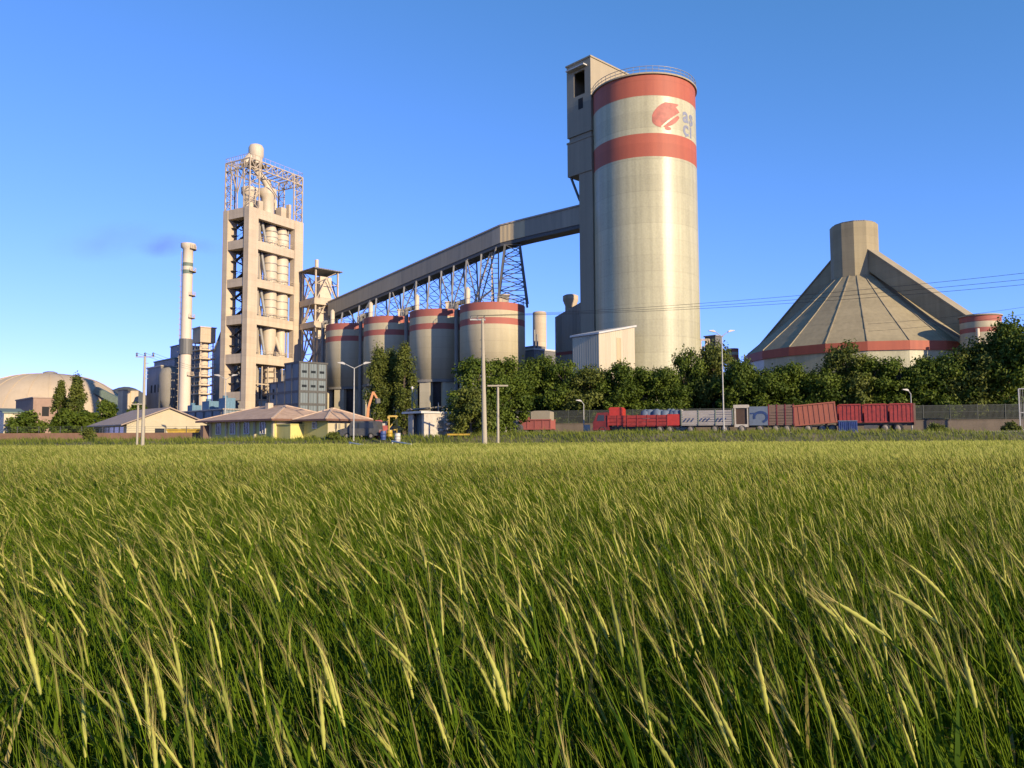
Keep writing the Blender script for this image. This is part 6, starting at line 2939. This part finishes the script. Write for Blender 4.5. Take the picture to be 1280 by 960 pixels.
    hy_ = np.array([1.62, 1.75, 1.70, 1.55, 1.45, 1.50, 1.60, 1.55, 2.1])
    hth = np.radians(np.array([52, 44, 48, 14, 8, 12, 16, 10, 40.0]))
    hh = np.array([1.22, 1.15, 1.20, 1.02, 1.0, 1.0, .98, .98, 1.15])
    C, T, h, th, dx, dy = stalk_frames(hx_, hy_, 8, 1.0, (hth, hh))
    U, Wv = perp(T)
    nh = len(hx_)
    B.tube(C, U, Wv, np.full((nh, 8), .0018), 4, 0, np.full(nh, .8))
    ears(C, T, dx, dy, th, np.full(nh, .118), np.full(nh, .0062), 13, 7, np.full(nh, .95), 26, np.full(nh, .08), np.full(nh, .0007), True)
    # --- middle
    for (y0, y1, dens, lc) in ((9.0, 16.0, 270, 2), (16.0, 28.0, 170, 2)):
        x, y = scatter(y0, y1, dens, 2.0)
        n = len(x)
        C, T, h, th, dx, dy = stalk_frames(x, y, 4)
        U, Wv = perp(T)
        tint = patch(x, y, rng.random(n))
        rad = np.full((n, 4), .0023 if y0 < 15 else .0030)
        B.ribbon(C, U, rad, 0, np.clip(.35 + .5 * tint, 0, 1))
        has = rng.random(n) < .6
        wmul = .95 if y0 < 15 else 1.15
        ears(C[has], T[has], dx[has], dy[has], th[has], rng.uniform(.09, .14, n)[has], rng.uniform(.0055, .008, n)[has] * wmul, 4, 3 if y0 < 15 else 2,
             tint[has], 3, rng.uniform(.06, .09, n)[has], np.full(has.sum(), .0022 * wmul), False)
        leaves(x, y, C, T, lc, 3, .26, .0085 * wmul, dx, dy, .9)
    # --- far
    for (y0, y1, dens, wm) in ((28.0, 46.0, 85, 1.45), (46.0, 79.0, 42, 2.2)):
        x, y = scatter(y0, y1, dens, 2.0)
        keep = y < 76.5 - .03 * x
        x, y = x[keep], y[keep]
        n = len(x)
        C, T, h, th, dx, dy = stalk_frames(x, y, 3)
        C[:, :, 2] += np.array([ground(a, b) for a, b in zip(x, y)])[:, None] if y1 > 70 else 0
        U, Wv = perp(T)
        tint = patch(x, y, rng.random(n))
        B.ribbon(C, U, np.full((n, 3), .0045 * wm), 0, np.clip(.35 + .5 * tint, 0, 1))
        ears(C, T, dx, dy, th, rng.uniform(.11, .18, n), rng.uniform(.0065, .0095, n) * wm, 3, 2, tint, 1, rng.uniform(.08, .12, n), np.full(n, .004 * wm), False)
        leaves(x, y, C, T, 2, 2, .3, .011 * wm, dx, dy, .9)
    o = B.build('wheat_crop', [M['wheat_green'], M['wheat_ear'], M['awn']])
    tag(o, 'field of green bearded wheat bending in the wind', 'crop', kind='stuff')
    print('wheat faces', len(o.data.polygons))


wheat()


def bank_grass():
    B = Bulk()
    n = 42000
    x = rng.uniform(-66, 70, n)
    y = 76.0 - .03 * x + rng.random(n) ** 1.3 * 11
    lump = .5 + .5 * np.sin(x * .9 + 2 * np.sin(x * .31)) * np.sin(y * .7 + x * .2)
    hh = rng.uniform(.18, .5, n) * (.5 + 1.0 * lump) + .35 * (rng.random(n) < .03)
    z = np.array([ground(a, b) for a, b in zip(x, y)])
    keep = (y < 84 - .1 * x + 4)
    x, y, z, hh = x[keep], y[keep], z[keep], hh[keep]
    n = len(x)
    az = rng.random(n) * 2 * math.pi
    bend = rng.uniform(.1, .7, n) * hh
    ts = np.array([0, .5, 1.0])
    P = np.stack([x[:, None] + (np.cos(az) * bend)[:, None] * ts ** 2 - .3 * hh[:, None] * ts, y[:, None] + (np.sin(az) * bend)[:, None] * ts ** 2, z[:, None] + hh[:, None] * ts], 2)
    S = np.stack([np.cos(az + 1.3), np.sin(az + 1.3) * .4, np.zeros(n)], 1)[:, None, :].repeat(3, 1)
    B.ribbon(P, S, np.outer(rng.uniform(.02, .05, n), np.array([1, .8, .1])), 0, np.clip(.75 * rng.random(n) + .3 * (1 - lump[:0].size) * 0 + .2, 0, 1))
    o = B.build('bank_grass', [M['grass']])
    tag(o, 'rough grass strip on the bank between wheat and yard', 'grass', kind='stuff')


bank_grass()


# ------------------------------------------------------------------ smoke from the chimney
def smoke_mat(dens):
    m = bpy.data.materials.new('thin_smoke')
    m.use_nodes = True
    nt = m.node_tree
    nt.nodes.remove(nt.nodes['Principled BSDF'])
    L = nt.links.new
    pv = N(nt, 'ShaderNodeVolumePrincipled')
    pv.inputs['Color'].default_value = (0.42, 0.41, 0.40, 1)
    pv.inputs['Anisotropy'].default_value = 0.2
    tc = N(nt, 'ShaderNodeTexCoord')
    no = N(nt, 'ShaderNodeTexNoise')
    no.inputs['Scale'].default_value = .16
    no.inputs['Detail'].default_value = 4
    L(tc.outputs['Object'], no.inputs['Vector'])
    # soft edges: generated coordinates give a smooth falloff to the hull
    sub = N(nt, 'ShaderNodeVectorMath', operation='SUBTRACT')
    sub.inputs[1].default_value = (.5, .5, .5)
    L(tc.outputs['Generated'], sub.inputs[0])
    ln = N(nt, 'ShaderNodeVectorMath', operation='LENGTH')
    L(sub.outputs[0], ln.inputs[0])
    mr = N(nt, 'ShaderNodeMapRange')
    mr.inputs['From Min'].default_value = .5
    mr.inputs['From Max'].default_value = .1
    L(ln.outputs['Value'], mr.inputs['Value'])
    nr = N(nt, 'ShaderNodeMapRange')
    nr.inputs['From Min'].default_value = .30
    nr.inputs['From Max'].default_value = .62
    L(no.outputs['Fac'], nr.inputs['Value'])
    mu = N(nt, 'ShaderNodeMath', operation='MULTIPLY')
    L(mr.outputs[0], mu.inputs[0])
    L(nr.outputs[0], mu.inputs[1])
    m2 = N(nt, 'ShaderNodeMath', operation='MULTIPLY')
    m2.inputs[1].default_value = dens
    L(mu.outputs[0], m2.inputs[0])
    L(m2.outputs[0], pv.inputs['Density'])
    L(pv.outputs[0], nt.nodes['Material Output'].inputs['Volume'])
    return m


def smoke():
    for px, py, rx, rz, dens in ((207, 306, 8.5, 3.6, .14), (135, 301, 17, 5.5, .034), (254, 307, 6.5, 2.6, .07)):
        c = W(px, py, 200)
        m = smoke_mat(dens)
        mb = MB()
        prof = []
        for k in range(13):
            a = -math.pi / 2 + math.pi * k / 12
            prof.append((max(.01, math.cos(a)), math.sin(a)))
        mb.lathe(prof, 24)
        mb.v = [(v[0] * rx, v[1] * rz * 1.2, v[2] * rz) for v in mb.v]
        o = mb.build('smoke', m)
        o.location = c
        o.rotation_euler = (0, R_(-8 if px < 230 else 12), 0)
        tag(o, {207: 'dark smoke drifting left from the chimney top', 135: 'faint far smoke trail left of the chimney', 254: 'faint smoke between the chimney and frame tower'}[px], 'smoke', kind='stuff')


smoke()
